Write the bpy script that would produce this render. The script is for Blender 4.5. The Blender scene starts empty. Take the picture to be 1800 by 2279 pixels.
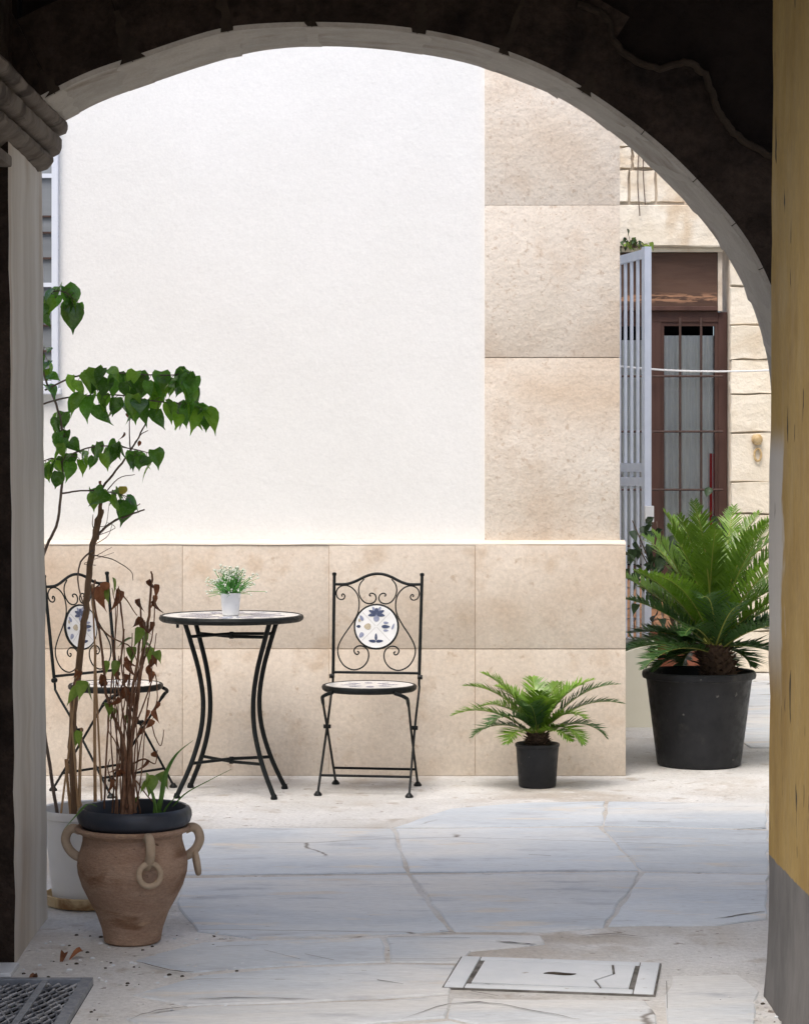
import bpy, bmesh, math, random
from mathutils import Vector, Matrix, Euler

R = math.radians
rnd = random.Random(7)
scene = bpy.context.scene
COL = scene.collection

# ------------------------------------------------------------------ camera, sky, sun, exposure
CAM_H = 1.3
cam_d = bpy.data.cameras.new('camera')
cam = bpy.data.objects.new('camera', cam_d)
COL.objects.link(cam)
cam.location = (0, 0, CAM_H)
cam.rotation_euler = (R(90), 0, 0)
cam_d.sensor_fit = 'HORIZONTAL'
cam_d.sensor_width = 36.0
cam_d.lens = 100.0
cam_d.shift_y = -0.0497
cam_d.clip_start = 0.05
cam_d.clip_end = 400.0
scene.camera = cam

SUN_EL, SUN_AZ = R(62), R(205)          # azimuth measured clockwise from +Y
world = bpy.data.worlds.new('World')
scene.world = world
world.use_nodes = True
wn, wl = world.node_tree.nodes, world.node_tree.links
sky_n = wn.new('ShaderNodeTexSky')
sky_n.sky_type = 'NISHITA'
sky_n.sun_disc = False
sky_n.sun_elevation = SUN_EL
sky_n.sun_rotation = SUN_AZ
sky_n.dust_density = 3.5
sky_n.air_density = 0.75
sky_n.ozone_density = 1.0
wl.new(sky_n.outputs[0], wn['Background'].inputs[0])
wn['Background'].inputs[1].default_value = 0.15

sun_d = bpy.data.lights.new('sun', 'SUN')
sun_d.energy = 1.5
sun_d.angle = R(36)
sun_d.color = (1.0, 0.96, 0.91)
sun = bpy.data.objects.new('sun', sun_d)
COL.objects.link(sun)
sd = Vector((math.sin(SUN_AZ) * math.cos(SUN_EL), math.cos(SUN_AZ) * math.cos(SUN_EL), math.sin(SUN_EL)))
sun.rotation_euler = sd.to_track_quat('Z', 'Y').to_euler()
sun.location = (0, 7, 12)

scene.view_settings.view_transform = 'Standard'
scene.view_settings.look = 'None'
scene.view_settings.gamma = 1.0
scene.view_settings.use_curve_mapping = False
scene.view_settings.exposure = 0.75

# ------------------------------------------------------------------ helpers
def W(px, py, Y):
    """point of the place that lies at depth Y and was measured at this spot of the photograph"""
    return Vector(((px - 900) * Y / 5000.0, Y, CAM_H + (1050 - py) * Y / 5000.0))

def smooth_path(pts, n=6):
    pts = [Vector(p) for p in pts]
    if len(pts) < 3:
        return pts
    out = []
    for i in range(len(pts) - 1):
        p0 = pts[max(i - 1, 0)]; p1 = pts[i]; p2 = pts[i + 1]; p3 = pts[min(i + 2, len(pts) - 1)]
        for k in range(n):
            t = k / n
            out.append(0.5 * ((2 * p1) + (p2 - p0) * t + (2 * p0 - 5 * p1 + 4 * p2 - p3) * t * t
                              + (3 * p1 - p0 - 3 * p2 + p3) * t ** 3))
    out.append(pts[-1])
    return out

class MB:
    def __init__(s):
        s.v = []; s.f = []; s.m = []
    def add(s, vs, fs, m=0):
        b = len(s.v)
        s.v.extend([tuple(v) for v in vs])
        s.f.extend([tuple(b + i for i in f) for f in fs])
        s.m.extend([m] * len(fs))
        return s
    def box(s, x0, x1, y0, y1, z0, z1, m=0):
        vs = [(x0, y0, z0), (x1, y0, z0), (x1, y1, z0), (x0, y1, z0), (x0, y0, z1), (x1, y0, z1), (x1, y1, z1), (x0, y1, z1)]
        return s.add(vs, [(0, 3, 2, 1), (4, 5, 6, 7), (0, 1, 5, 4), (1, 2, 6, 5), (2, 3, 7, 6), (3, 0, 4, 7)], m)
    def tube(s, path, r, seg=8, closed=False, cap=True, m=0):
        path = [Vector(p) for p in path]
        n = len(path)
        rs = r if isinstance(r, (list, tuple)) else [r] * n
        if len(rs) != n:
            rs = [rs[0] + (rs[-1] - rs[0]) * i / (n - 1) for i in range(n)]
        tang = []
        for i in range(n):
            a = path[(i - 1) % n] if closed else path[max(i - 1, 0)]
            b = path[(i + 1) % n] if closed else path[min(i + 1, n - 1)]
            t = (b - a)
            tang.append(t.normalized() if t.length > 1e-9 else Vector((0, 0, 1)))
        up = Vector((0, 0, 1)) if abs(tang[0].z) < 0.9 else Vector((1, 0, 0))
        nrm = (up - tang[0] * up.dot(tang[0])).normalized()
        vs = []
        for i in range(n):
            nrm = (nrm - tang[i] * nrm.dot(tang[i]))
            nrm = nrm.normalized() if nrm.length > 1e-6 else tang[i].orthogonal().normalized()
            bi = tang[i].cross(nrm)
            for k in range(seg):
                a = 2 * math.pi * k / seg
                vs.append(path[i] + (nrm * math.cos(a) + bi * math.sin(a)) * rs[i])
        fs = []
        for i in range(n if closed else n - 1):
            j = (i + 1) % n
            for k in range(seg):
                l = (k + 1) % seg
                fs.append((i * seg + k, i * seg + l, j * seg + l, j * seg + k))
        if cap and not closed:
            fs.append(tuple(range(seg - 1, -1, -1)))
            fs.append(tuple((n - 1) * seg + k for k in range(seg)))
        return s.add(vs, fs, m)
    def lathe(s, prof, c=(0, 0, 0), seg=32, wob=0.0, m=0, cap0=False, cap1=False):
        vs = []
        for (r, z) in prof:
            for k in range(seg):
                a = 2 * math.pi * k / seg
                q = r * (1 + wob * math.sin(2 * a + z * 9) * 0.5 + wob * math.sin(3 * a + 1) * 0.3)
                vs.append((c[0] + q * math.cos(a), c[1] + q * math.sin(a), c[2] + z))
        fs = []
        for i in range(len(prof) - 1):
            for k in range(seg):
                l = (k + 1) % seg
                fs.append((i * seg + k, i * seg + l, (i + 1) * seg + l, (i + 1) * seg + k))
        if cap0: fs.append(tuple(range(seg - 1, -1, -1)))
        if cap1: fs.append(tuple((len(prof) - 1) * seg + k for k in range(seg)))
        return s.add(vs, fs, m)
    def build(s, name, mat, parent=None, smooth=False, bevel=0.0, base=None):
        me = bpy.data.meshes.new(name)
        me.from_pydata(s.v, [], s.f)
        for mm in (mat if isinstance(mat, (list, tuple)) else [mat]):
            me.materials.append(mm)
        me.polygons.foreach_set('material_index', s.m)
        me.update()
        if bevel > 0:
            bm = bmesh.new(); bm.from_mesh(me)
            bmesh.ops.recalc_face_normals(bm, faces=bm.faces)
            bmesh.ops.bevel(bm, geom=list(bm.edges), offset=bevel, segments=2, affect='EDGES', profile=0.6)
            bm.to_mesh(me); bm.free()
        if smooth:
            me.polygons.foreach_set('use_smooth', [True] * len(me.polygons))
            try:
                me.set_sharp_from_angle(angle=R(42))
            except Exception:
                pass
        return link(name, me, parent, base)

def link(name, me, parent=None, base=None):
    o = bpy.data.objects.new(name, me)
    COL.objects.link(o)
    if parent is not None:
        o.parent = parent
        if parent.get('_world'):
            o.matrix_parent_inverse = Matrix.Translation(-Vector(parent['_world']))
    return o

def put_at(o, parent, loc, eul=None, scale=None):
    """place a child given in world coordinates under a translated-only empty"""
    off = Vector(parent['_world']) if parent is not None and parent.get('_world') else Vector((0, 0, 0))
    o.matrix_parent_inverse = Matrix.Identity(4)
    o.location = Vector(loc) - off
    if eul is not None: o.rotation_euler = eul
    if scale is not None: o.scale = (scale,) * 3 if not isinstance(scale, (tuple, list)) else scale

def tag(o, label=None, cat=None, group=None, kind=None):
    if label: o['label'] = label
    if cat: o['category'] = cat
    if group: o['group'] = group
    if kind: o['kind'] = kind
    return o

def thing(name, label, cat, loc=(0, 0, 0), rz=0.0, group=None, world=True):
    o = bpy.data.objects.new(name, None)
    COL.objects.link(o)
    o.empty_display_size = 0.1
    o.location = loc
    o.rotation_euler = (0, 0, rz)
    if world: o['_world'] = tuple(loc)
    return tag(o, label, cat, group)

def copy_tree(o, parent=None):
    c = o.copy(); COL.objects.link(c)
    if parent is not None: c.parent = parent
    for ch in [x for x in bpy.data.objects if x.parent == o]:
        copy_tree(ch, c)
    return c

# ------------------------------------------------------------------ materials
def mat(name, c1, c2, scale=4.0, rough=0.75, bump=0.3, bscale=40.0, bdist=0.004, stretch=(1, 1, 1), vary=0.0,
        c3=None, s3=1.2, t3=(0.5, 0.65), coord='pos', metal=0.0, spec=0.4, rvar=0.15, spots=None, cracks=None, big=None,
        layer=None, grain=0.0, gscale=120.0, backlit=0.0):
    """base colour: c1..c2 by noise; c3: blotches; spots: (colour, scale, lo, hi); cracks: (colour, scale, width);
    layer: function(nt, colour_socket, pos_socket) -> colour socket"""
    M = bpy.data.materials.new(name)
    M.use_nodes = True
    nt = M.node_tree; N = nt.nodes; L = nt.links
    b = N['Principled BSDF']
    if coord == 'pos':
        src = N.new('ShaderNodeNewGeometry').outputs['Position']
    else:
        src = N.new('ShaderNodeTexCoord').outputs['Object']
    mp = N.new('ShaderNodeMapping'); mp.inputs['Scale'].default_value = stretch
    L.new(src, mp.inputs[0])
    vec = mp.outputs[0]
    def noise(sc, det=6, rough_=0.6, dist=0.0):
        n = N.new('ShaderNodeTexNoise')
        n.inputs['Scale'].default_value = sc; n.inputs['Detail'].default_value = det
        n.inputs['Roughness'].default_value = rough_; n.inputs['Distortion'].default_value = dist
        L.new(vec, n.inputs['Vector'])
        return n.outputs['Fac']
    def mapr(sock, a, b_, c=0.0, d=1.0):
        m = N.new('ShaderNodeMapRange'); m.interpolation_type = 'SMOOTHSTEP'
        m.inputs[1].default_value = a; m.inputs[2].default_value = b_
        m.inputs[3].default_value = c; m.inputs[4].default_value = d
        L.new(sock, m.inputs[0]); return m.outputs[0]
    def mix(f, a, c, mode='MIX'):
        m = N.new('ShaderNodeMix'); m.data_type = 'RGBA'; m.blend_type = mode
        for s, v in ((0, f), (6, a), (7, c)):
            if hasattr(v, 'default_value'): L.new(v, m.inputs[s])
            else: m.inputs[s].default_value = v if s == 0 else (*v[:3], 1.0)
        return m.outputs[2]
    col = mix(mapr(noise(scale), 0.3, 0.7), c1, c2)
    if c3 is not None:
        col = mix(mapr(noise(s3, 5, 0.55, 0.6), *t3), col, c3)
    if spots:
        for (sc_col, sc_s, lo, hi) in spots:
            col = mix(mapr(noise(sc_s, 4, 0.6), lo, hi), col, sc_col)
    if cracks:
        ck, cs, cw = cracks
        nz = N.new('ShaderNodeTexNoise'); nz.inputs['Scale'].default_value = cs * 2.5; nz.inputs['Detail'].default_value = 5
        L.new(vec, nz.inputs['Vector'])
        va = N.new('ShaderNodeVectorMath'); va.operation = 'MULTIPLY_ADD'
        L.new(nz.outputs['Color'], va.inputs[0]); va.inputs[1].default_value = (0.5 / cs * 0.28,) * 3; L.new(vec, va.inputs[2])
        vo = N.new('ShaderNodeTexVoronoi'); vo.feature = 'DISTANCE_TO_EDGE'; vo.inputs['Scale'].default_value = cs
        L.new(va.outputs[0], vo.inputs['Vector'])
        line = mapr(vo.outputs['Distance'], 0.0, cw, 1.0, 0.0)
        msk = mapr(noise(cs * 0.9, 2), 0.5, 0.56)
        mm = N.new('ShaderNodeMath'); mm.operation = 'MULTIPLY'; L.new(line, mm.inputs[0]); L.new(msk, mm.inputs[1])
        col = mix(mm.outputs[0], col, ck)
    if vary > 0:
        oi = N.new('ShaderNodeObjectInfo')
        mv = N.new('ShaderNodeMapRange')
        mv.inputs[3].default_value = 1 - vary; mv.inputs[4].default_value = 1 + vary * 0.7
        L.new(oi.outputs['Random'], mv.inputs[0])
        hs = N.new('ShaderNodeHueSaturation'); L.new(mv.outputs[0], hs.inputs['Value']); L.new(col, hs.inputs['Color'])
        col = hs.outputs[0]
    if grain > 0:
        gm = N.new('ShaderNodeMapRange'); gm.inputs[1].default_value = 0.3; gm.inputs[2].default_value = 0.7
        gm.inputs[3].default_value = 1 - grain; gm.inputs[4].default_value = 1 + grain
        L.new(noise(gscale, 3, 0.7), gm.inputs[0])
        gh = N.new('ShaderNodeHueSaturation'); L.new(gm.outputs[0], gh.inputs['Value']); L.new(col, gh.inputs['Color'])
        col = gh.outputs[0]
    if layer:
        col = layer(nt, col, src, noise, mapr, mix)
    L.new(col, b.inputs['Base Color'])
    b.inputs['Metallic'].default_value = metal
    b.inputs['Specular IOR Level'].default_value = spec
    L.new(mapr(noise(scale * 3), 0.3, 0.7, max(rough - rvar, 0.03), min(rough + rvar, 1.0)), b.inputs['Roughness'])
    if bump > 0:
        h = N.new('ShaderNodeMath'); h.operation = 'ADD'
        L.new(noise(bscale, 8, 0.65), h.inputs[0])
        h2 = N.new('ShaderNodeMath'); h2.operation = 'MULTIPLY'; h2.inputs[1].default_value = 2.0
        L.new(noise(bscale * 0.17, 4), h2.inputs[0]); L.new(h2.outputs[0], h.inputs[1])
        bp = N.new('ShaderNodeBump'); bp.inputs['Strength'].default_value = bump; bp.inputs['Distance'].default_value = bdist
        L.new(h.outputs[0], bp.inputs['Height']); L.new(bp.outputs[0], b.inputs['Normal'])
    if backlit > 0:
        tr = N.new('ShaderNodeBsdfTranslucent'); L.new(col, tr.inputs[0])
        ms = N.new('ShaderNodeMixShader'); ms.inputs[0].default_value = backlit
        L.new(b.outputs[0], ms.inputs[1]); L.new(tr.outputs[0], ms.inputs[2])
        L.new(ms.outputs[0], N['Material Output'].inputs[0])
    return M

def _scuffs(nt, col, src, noise, mapr, mix):
    """pale scraped band of wear along the lower part of the panel"""
    N, L = nt.nodes, nt.links
    sp = N.new('ShaderNodeSeparateXYZ'); L.new(src, sp.inputs[0])
    def mul(a, b):
        q = N.new('ShaderNodeMath'); q.operation = 'MULTIPLY'; L.new(a, q.inputs[0]); L.new(b, q.inputs[1]); return q.outputs[0]
    band = mul(mapr(sp.outputs[2], 2.385, 2.42), mapr(sp.outputs[2], 2.43, 2.475, 1.0, 0.0))
    return mix(mul(band, mapr(noise(26, 4), 0.46, 0.58)), col, (0.36, 0.20, 0.12))

m = {}
m['plaster'] = mat('white_plaster', (0.80, 0.80, 0.77), (0.83, 0.83, 0.805), 1.3, 0.85, 0.35, 55, 0.004, spec=0.2, grain=0.035, gscale=90, c3=(0.785, 0.78, 0.75), s3=0.9, t3=(0.45, 0.8))
m['stone'] = mat('beige_limestone', (0.655, 0.565, 0.465), (0.73, 0.645, 0.545), 2.6, 0.85, 0.5, 30, 0.005, vary=0.03, c3=(0.57, 0.45, 0.34), s3=1.5, t3=(0.46, 0.78),
                 spots=[((0.59, 0.475, 0.36), 5, 0.52, 0.75), ((0.54, 0.43, 0.325), 26, 0.6, 0.76)], spec=0.15, grain=0.09, gscale=70)
m['stone_rough'] = mat('eroded_limestone', (0.71, 0.635, 0.535), (0.765, 0.70, 0.61), 2.4, 0.9, 0.7, 38, 0.006, vary=0.02, c3=(0.61, 0.49, 0.37), s3=0.9, t3=(0.45, 0.8),
                       spots=[((0.645, 0.54, 0.43), 4, 0.5, 0.75), ((0.58, 0.48, 0.38), 42, 0.56, 0.70), ((0.47, 0.37, 0.28), 80, 0.62, 0.72)], spec=0.15, grain=0.10, gscale=80)
m['ledge'] = mat('cream_render', (0.72, 0.645, 0.555), (0.68, 0.60, 0.50), 6, 0.85, 0.4, 40, spec=0.2)
m['mortar'] = mat('mortar', (0.66, 0.56, 0.45), (0.60, 0.49, 0.38), 9, 0.9, 0.5, 60, spec=0.1)
m['far_stone'] = mat('pale_stone_block', (0.75, 0.67, 0.54), (0.82, 0.755, 0.64), 5, 0.85, 0.8, 18, 0.012, vary=0.07,
                     c3=(0.62, 0.50, 0.36), s3=2.2, t3=(0.54, 0.72), spec=0.15)
m['far_mortar'] = mat('pale_mortar', (0.50, 0.42, 0.33), (0.70, 0.62, 0.51), 9, 0.9, 0.8, 40, spec=0.1)
m['impost'] = mat('weathered_impost', (0.11, 0.09, 0.075), (0.18, 0.155, 0.13), 9, 0.9, 0.7, 40, 0.005, c3=(0.06, 0.048, 0.04), s3=6, t3=(0.48, 0.66), spec=0.1)
m['soffit'] = mat('limewash', (0.33, 0.305, 0.265), (0.42, 0.39, 0.345), 5, 0.85, 0.6, 35, 0.006, vary=0.05,
                  c3=(0.26, 0.225, 0.185), s3=4, t3=(0.52, 0.7), spec=0.15, grain=0.1)
m['reveal'] = mat('worn_limewash', (0.50, 0.46, 0.40), (0.62, 0.59, 0.54), 9, 0.85, 0.5, 45, 0.004, stretch=(1, 1, 0.12),
                  c3=(0.42, 0.33, 0.24), s3=5, t3=(0.55, 0.75), spec=0.15)
m['dark_stone'] = mat('shade_tinted_stone', (0.024, 0.017, 0.0135), (0.048, 0.034, 0.026), 9, 0.9, 1.0, 22, 0.02, vary=0.15, grain=0.25, gscale=40,
                      c3=(0.013, 0.010, 0.0085), s3=4, t3=(0.5, 0.7), spec=0.1)  # brown stone; the shade on the unlit front faces is put into this colour
m['dark_rubble'] = mat('shade_tinted_rubble', (0.012, 0.0095, 0.0085), (0.020, 0.015, 0.0125), 7, 0.95, 1.0, 14, 0.02, spec=0.05)  # near-black base colour stands in for shade on the rubble and recess
m['dark_mortar'] = mat('old_mortar', (0.050, 0.038, 0.028), (0.030, 0.023, 0.018), 14, 0.95, 0.9, 40, 0.008, spec=0.05)
m['pale_mortar'] = mat('smeared_mortar', (0.43, 0.40, 0.355), (0.38, 0.35, 0.305), 10, 0.9, 0.9, 40, 0.006, spec=0.1)
m['slab'] = mat('grey_limestone_slab', (0.49, 0.535, 0.58), (0.60, 0.64, 0.675), 2.0, 0.6, 0.6, 24, 0.006, vary=0.06, c3=(0.71, 0.70, 0.67), s3=0.9, t3=(0.46, 0.68),
                spots=[((0.43, 0.45, 0.48), 6, 0.54, 0.75), ((0.64, 0.60, 0.54), 4.5, 0.56, 0.70), ((0.25, 0.24, 0.23), 34, 0.67, 0.75)],
                cracks=((0.20, 0.185, 0.17), 0.9, 0.005), stretch=(0.5, 1.5, 1), spec=0.3, grain=0.09, gscale=60)
m['cement'] = mat('beige_cement', (0.56, 0.55, 0.525), (0.655, 0.65, 0.635), 2.2, 0.85, 0.9, 26, 0.010, c3=(0.46, 0.41, 0.35), s3=1.3, t3=(0.47, 0.72),
                  spots=[((0.67, 0.66, 0.64), 5, 0.5, 0.72), ((0.46, 0.42, 0.375), 9, 0.56, 0.72), ((0.30, 0.265, 0.23), 13, 0.655, 0.70), ((0.2, 0.17, 0.145), 30, 0.665, 0.71)], spec=0.15, grain=0.12, gscale=70)
m['cover'] = mat('pale_cover_stone', (0.63, 0.665, 0.69), (0.71, 0.74, 0.76), 5, 0.6, 0.5, 30, 0.004,
                 spots=[((0.4, 0.38, 0.36), 30, 0.66, 0.74)], spec=0.3)
m['joint'] = mat('dirty_joint_mortar', (0.30, 0.275, 0.245), (0.54, 0.52, 0.48), 4, 0.95, 0.8, 50, 0.004, spec=0.05)
m['crack'] = mat('dusty_crack', (0.10, 0.095, 0.085), (0.22, 0.21, 0.195), 16, 1.0, 0.6, 60, spec=0.0)
m['gap'] = mat('dirt_in_joint', (0.05, 0.043, 0.035), (0.09, 0.075, 0.06), 20, 1.0, 0.6, 60, spec=0.0)
m['iron'] = mat('black_painted_iron', (0.006, 0.008, 0.008), (0.010, 0.012, 0.012), 20, 0.5, 0.15, 120, 0.001, coord='obj', spec=0.22,
                spots=[((0.05, 0.035, 0.025), 40, 0.66, 0.74)])
m['glaze'] = mat('glazed_white_tile', (0.74, 0.74, 0.72), (0.80, 0.80, 0.79), 30, 0.18, 0.0, coord='obj', spec=0.5, rvar=0.06)
m['blue'] = mat('blue_glaze', (0.05, 0.065, 0.12), (0.09, 0.11, 0.18), 60, 0.2, 0.0, coord='obj')
m['blue_soft'] = mat('soft_blue_glaze', (0.22, 0.25, 0.36), (0.34, 0.36, 0.45), 60, 0.2, 0.0, coord='obj')
m['ochre_soft'] = mat('ochre_glaze', (0.42, 0.36, 0.25), (0.5, 0.44, 0.33), 60, 0.2, 0.0, coord='obj')
m['grout'] = mat('grey_grout', (0.45, 0.44, 0.42), (0.5, 0.49, 0.47), 60, 0.8, 0.0, coord='obj')
m['white_pot'] = mat('white_plastic', (0.74, 0.73, 0.70), (0.79, 0.78, 0.76), 8, 0.5, 0.08, 60, 0.001,
                     spots=[((0.60, 0.55, 0.46), 7, 0.62, 0.8)], spec=0.4)
m['saucer'] = mat('stained_saucer', (0.50, 0.34, 0.16), (0.62, 0.48, 0.28), 14, 0.6, 0.2, 60, 0.002, c3=(0.25, 0.13, 0.05), s3=9, t3=(0.5, 0.65))
m['ceramic'] = mat('white_ceramic', (0.80, 0.80, 0.80), (0.78, 0.79, 0.80), 10, 0.3, 0.0, coord='obj')
m['black_pot'] = mat('black_plastic', (0.011, 0.012, 0.014), (0.020, 0.021, 0.024), 9, 0.5, 0.2, 60, 0.002,
                     spots=[((0.13, 0.125, 0.115), 26, 0.69, 0.75), ((0.045, 0.043, 0.040), 8, 0.6, 0.78)], spec=0.3)
m['blue_black_pot'] = mat('dark_slate_plastic', (0.022, 0.028, 0.040), (0.032, 0.038, 0.052), 9, 0.45, 0.15, 60, 0.002, spec=0.45)
m['terracotta'] = mat('terracotta', (0.32, 0.205, 0.14), (0.40, 0.275, 0.195), 9, 0.9, 0.9, 50, 0.005, grain=0.16, gscale=110, stretch=(1, 1, 2.2),
                      c3=(0.22, 0.125, 0.075), s3=6, t3=(0.5, 0.7), spots=[((0.13, 0.08, 0.055), 34, 0.66, 0.74), ((0.46, 0.31, 0.2), 12, 0.62, 0.75)], spec=0.2)
m['pale_clay'] = mat('pale_clay', (0.38, 0.29, 0.20), (0.46, 0.36, 0.26), 30, 0.85, 0.5, 80, 0.002, spec=0.15)
m['soil'] = mat('potting_soil', (0.018, 0.013, 0.010), (0.04, 0.03, 0.022), 40, 1.0, 1.0, 60, 0.01, spec=0.0)
m['red_planter'] = mat('red_clay', (0.27, 0.085, 0.05), (0.34, 0.13, 0.08), 9, 0.8, 0.4, 40, 0.004, spec=0.2)
m['bark'] = mat('brown_bark', (0.17, 0.105, 0.062), (0.25, 0.165, 0.10), 40, 0.9, 0.9, 60, 0.004, stretch=(1, 1, 0.25), spec=0.1)
m['twig'] = mat('grey_brown_twig', (0.13, 0.095, 0.075), (0.20, 0.155, 0.125), 40, 0.9, 0.4, 90, 0.002, spec=0.1)
m['cane'] = mat('tan_cane', (0.40, 0.24, 0.12), (0.50, 0.33, 0.18), 25, 0.75, 0.3, 80, 0.002, stretch=(1, 1, 0.2), spec=0.2)
m['stem_brown'] = mat('dried_brown_stem', (0.15, 0.075, 0.045), (0.26, 0.15, 0.09), 35, 0.85, 0.4, 80, 0.002, spec=0.15)
m['leaf'] = mat('glossy_green_leaf', (0.085, 0.23, 0.03), (0.15, 0.35, 0.05), 30, 0.22, 0.2, 60, 0.001, vary=0.45, spec=0.6, backlit=0.35)
m['leaf_bright'] = mat('bright_green_leaf', (0.18, 0.40, 0.035), (0.28, 0.52, 0.055), 30, 0.32, 0.2, 60, 0.001, vary=0.35, spec=0.5, backlit=0.4)
m['leaf_yellow'] = mat('yellowing_leaf', (0.30, 0.33, 0.04), (0.45, 0.36, 0.06), 30, 0.5, 0.1, 60, 0.001, vary=0.2, backlit=0.3)
m['dead_leaf'] = mat('dead_brown_leaf', (0.19, 0.065, 0.03), (0.33, 0.14, 0.06), 40, 0.6, 0.4, 60, 0.002, vary=0.45, backlit=0.25)
m['young_leaf'] = mat('young_green_leaf', (0.17, 0.30, 0.04), (0.28, 0.40, 0.07), 40, 0.45, 0.1, 60, 0.001, vary=0.35, backlit=0.3)
m['dark_leaf'] = mat('dark_green_leaf', (0.022, 0.05, 0.018), (0.045, 0.085, 0.03), 30, 0.5, 0.1, 60, 0.001, vary=0.4, backlit=0.15)
m['grass'] = mat('green_blade', (0.08, 0.17, 0.03), (0.12, 0.23, 0.05), 30, 0.45, 0.0, backlit=0.3)
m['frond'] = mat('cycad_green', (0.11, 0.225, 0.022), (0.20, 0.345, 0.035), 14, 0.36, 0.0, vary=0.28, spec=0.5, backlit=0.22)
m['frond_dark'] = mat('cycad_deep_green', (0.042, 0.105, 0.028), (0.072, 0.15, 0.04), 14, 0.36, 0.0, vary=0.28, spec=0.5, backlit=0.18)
m['rachis'] = mat('yellow_green_rachis', (0.24, 0.28, 0.05), (0.30, 0.30, 0.07), 14, 0.5, 0.0)
m['cycad_trunk'] = mat('cycad_trunk', (0.075, 0.045, 0.03), (0.13, 0.08, 0.05), 25, 0.95, 0.8, 60, 0.005, vary=0.2)
m['bloom_green'] = mat('bright_stalk_green', (0.13, 0.40, 0.08), (0.21, 0.52, 0.14), 30, 0.5, 0.0, vary=0.2, backlit=0.3)
m['bloom_white'] = mat('white_blossom', (0.78, 0.80, 0.72), (0.72, 0.78, 0.64), 60, 0.7, 0.0, backlit=0.2)
m['wood'] = mat('dark_red_brown_wood', (0.055, 0.026, 0.020), (0.085, 0.042, 0.032), 8, 0.6, 0.3, 60, 0.002, stretch=(1, 1, 0.15), spec=0.3)
m['wood_panel'] = mat('faded_brown_panel', (0.075, 0.045, 0.034), (0.11, 0.066, 0.048), 8, 0.75, 0.3, 60, 0.003, stretch=(0.25, 1, 1.6), spec=0.15,
                      layer=lambda nt, col, src, noise, mapr, mix: _scuffs(nt, col, src, noise, mapr, mix))
m['bar'] = mat('rusty_window_bar', (0.075, 0.042, 0.034), (0.05, 0.03, 0.025), 30, 0.7, 0.2, 90, 0.001)
m['curtain'] = mat('net_curtain', (0.84, 0.84, 0.81), (0.88, 0.88, 0.86), 3, 0.9, 0.4, 20, 0.01, stretch=(3, 1, 0.2), spec=0.1)
m['red_cloth'] = mat('red_cloth', (0.55, 0.035, 0.035), (0.45, 0.03, 0.03), 9, 0.9, 0.2, 40)
m['gate'] = mat('pale_blue_grey_paint', (0.52, 0.57, 0.68), (0.58, 0.63, 0.74), 12, 0.45, 0.1, 60, 0.001, spec=0.4)
m['white_frame'] = mat('white_window_paint', (0.66, 0.70, 0.78), (0.70, 0.74, 0.80), 12, 0.4, 0.05, 60, 0.001, spec=0.4)
m['pane'] = mat('grey_window_pane', (0.17, 0.185, 0.20), (0.28, 0.30, 0.315), 1.4, 0.12, 0.0, stretch=(0.1, 1, 2.6), spec=0.5, rvar=0.04)
G = bpy.data.materials.new('clear'); G.use_nodes = True
_n, _l = G.node_tree.nodes, G.node_tree.links
_n.remove(_n['Principled BSDF'])
_t = _n.new('ShaderNodeBsdfTransparent'); _t.inputs[0].default_value = (0.90, 0.92, 0.92, 1)
_g = _n.new('ShaderNodeBsdfGlossy'); _g.inputs['Roughness'].default_value = 0.03
_f = _n.new('ShaderNodeFresnel'); _f.inputs[0].default_value = 1.5
_x = _n.new('ShaderNodeMixShader'); _l.new(_f.outputs[0], _x.inputs[0]); _l.new(_t.outputs[0], _x.inputs[1]); _l.new(_g.outputs[0], _x.inputs[2])
_l.new(_x.outputs[0], _n['Material Output'].inputs[0])
m['glass'] = G
m['white_metal'] = mat('white_enamel', (0.75, 0.76, 0.78), (0.8, 0.8, 0.82), 12, 0.4, 0.0)
m['steel'] = mat('grey_galvanised_steel', (0.20, 0.22, 0.25), (0.28, 0.30, 0.33), 25, 0.5, 0.3, 60, 0.002, metal=0.3, spec=0.5,
                 spots=[((0.11, 0.10, 0.10), 18, 0.6, 0.72)])
m['cast_iron'] = mat('dark_cast_iron', (0.14, 0.15, 0.17), (0.46, 0.47, 0.48), 18, 0.6, 0.4, 60, 0.003, spec=0.4)
m['pit'] = mat('black_pit', (0.004, 0.004, 0.005), (0.008, 0.008, 0.009), 9, 0.9, 0.0, spec=0.1)
m['brick'] = mat('orange_brick', (0.40, 0.20, 0.11), (0.50, 0.29, 0.17), 9, 0.85, 0.5, 40, 0.004, vary=0.15)
m['cream'] = mat('cream_paint', (0.76, 0.74, 0.62), (0.80, 0.78, 0.68), 3, 0.8, 0.2, 50, 0.002, spec=0.2)
m['ochre_fit'] = mat('ochre_metal', (0.48, 0.33, 0.15), (0.60, 0.46, 0.27), 30, 0.9, 0.3, 60, 0.002)
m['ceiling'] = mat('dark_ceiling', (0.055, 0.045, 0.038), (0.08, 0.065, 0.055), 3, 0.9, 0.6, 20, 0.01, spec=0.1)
m['white_line'] = mat('white_cord', (0.72, 0.72, 0.72), (0.76, 0.76, 0.76), 30, 0.6, 0.0)
m['blue_box'] = mat('dark_blue_plastic', (0.035, 0.06, 0.085), (0.05, 0.08, 0.1), 30, 0.5, 0.0)

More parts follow.
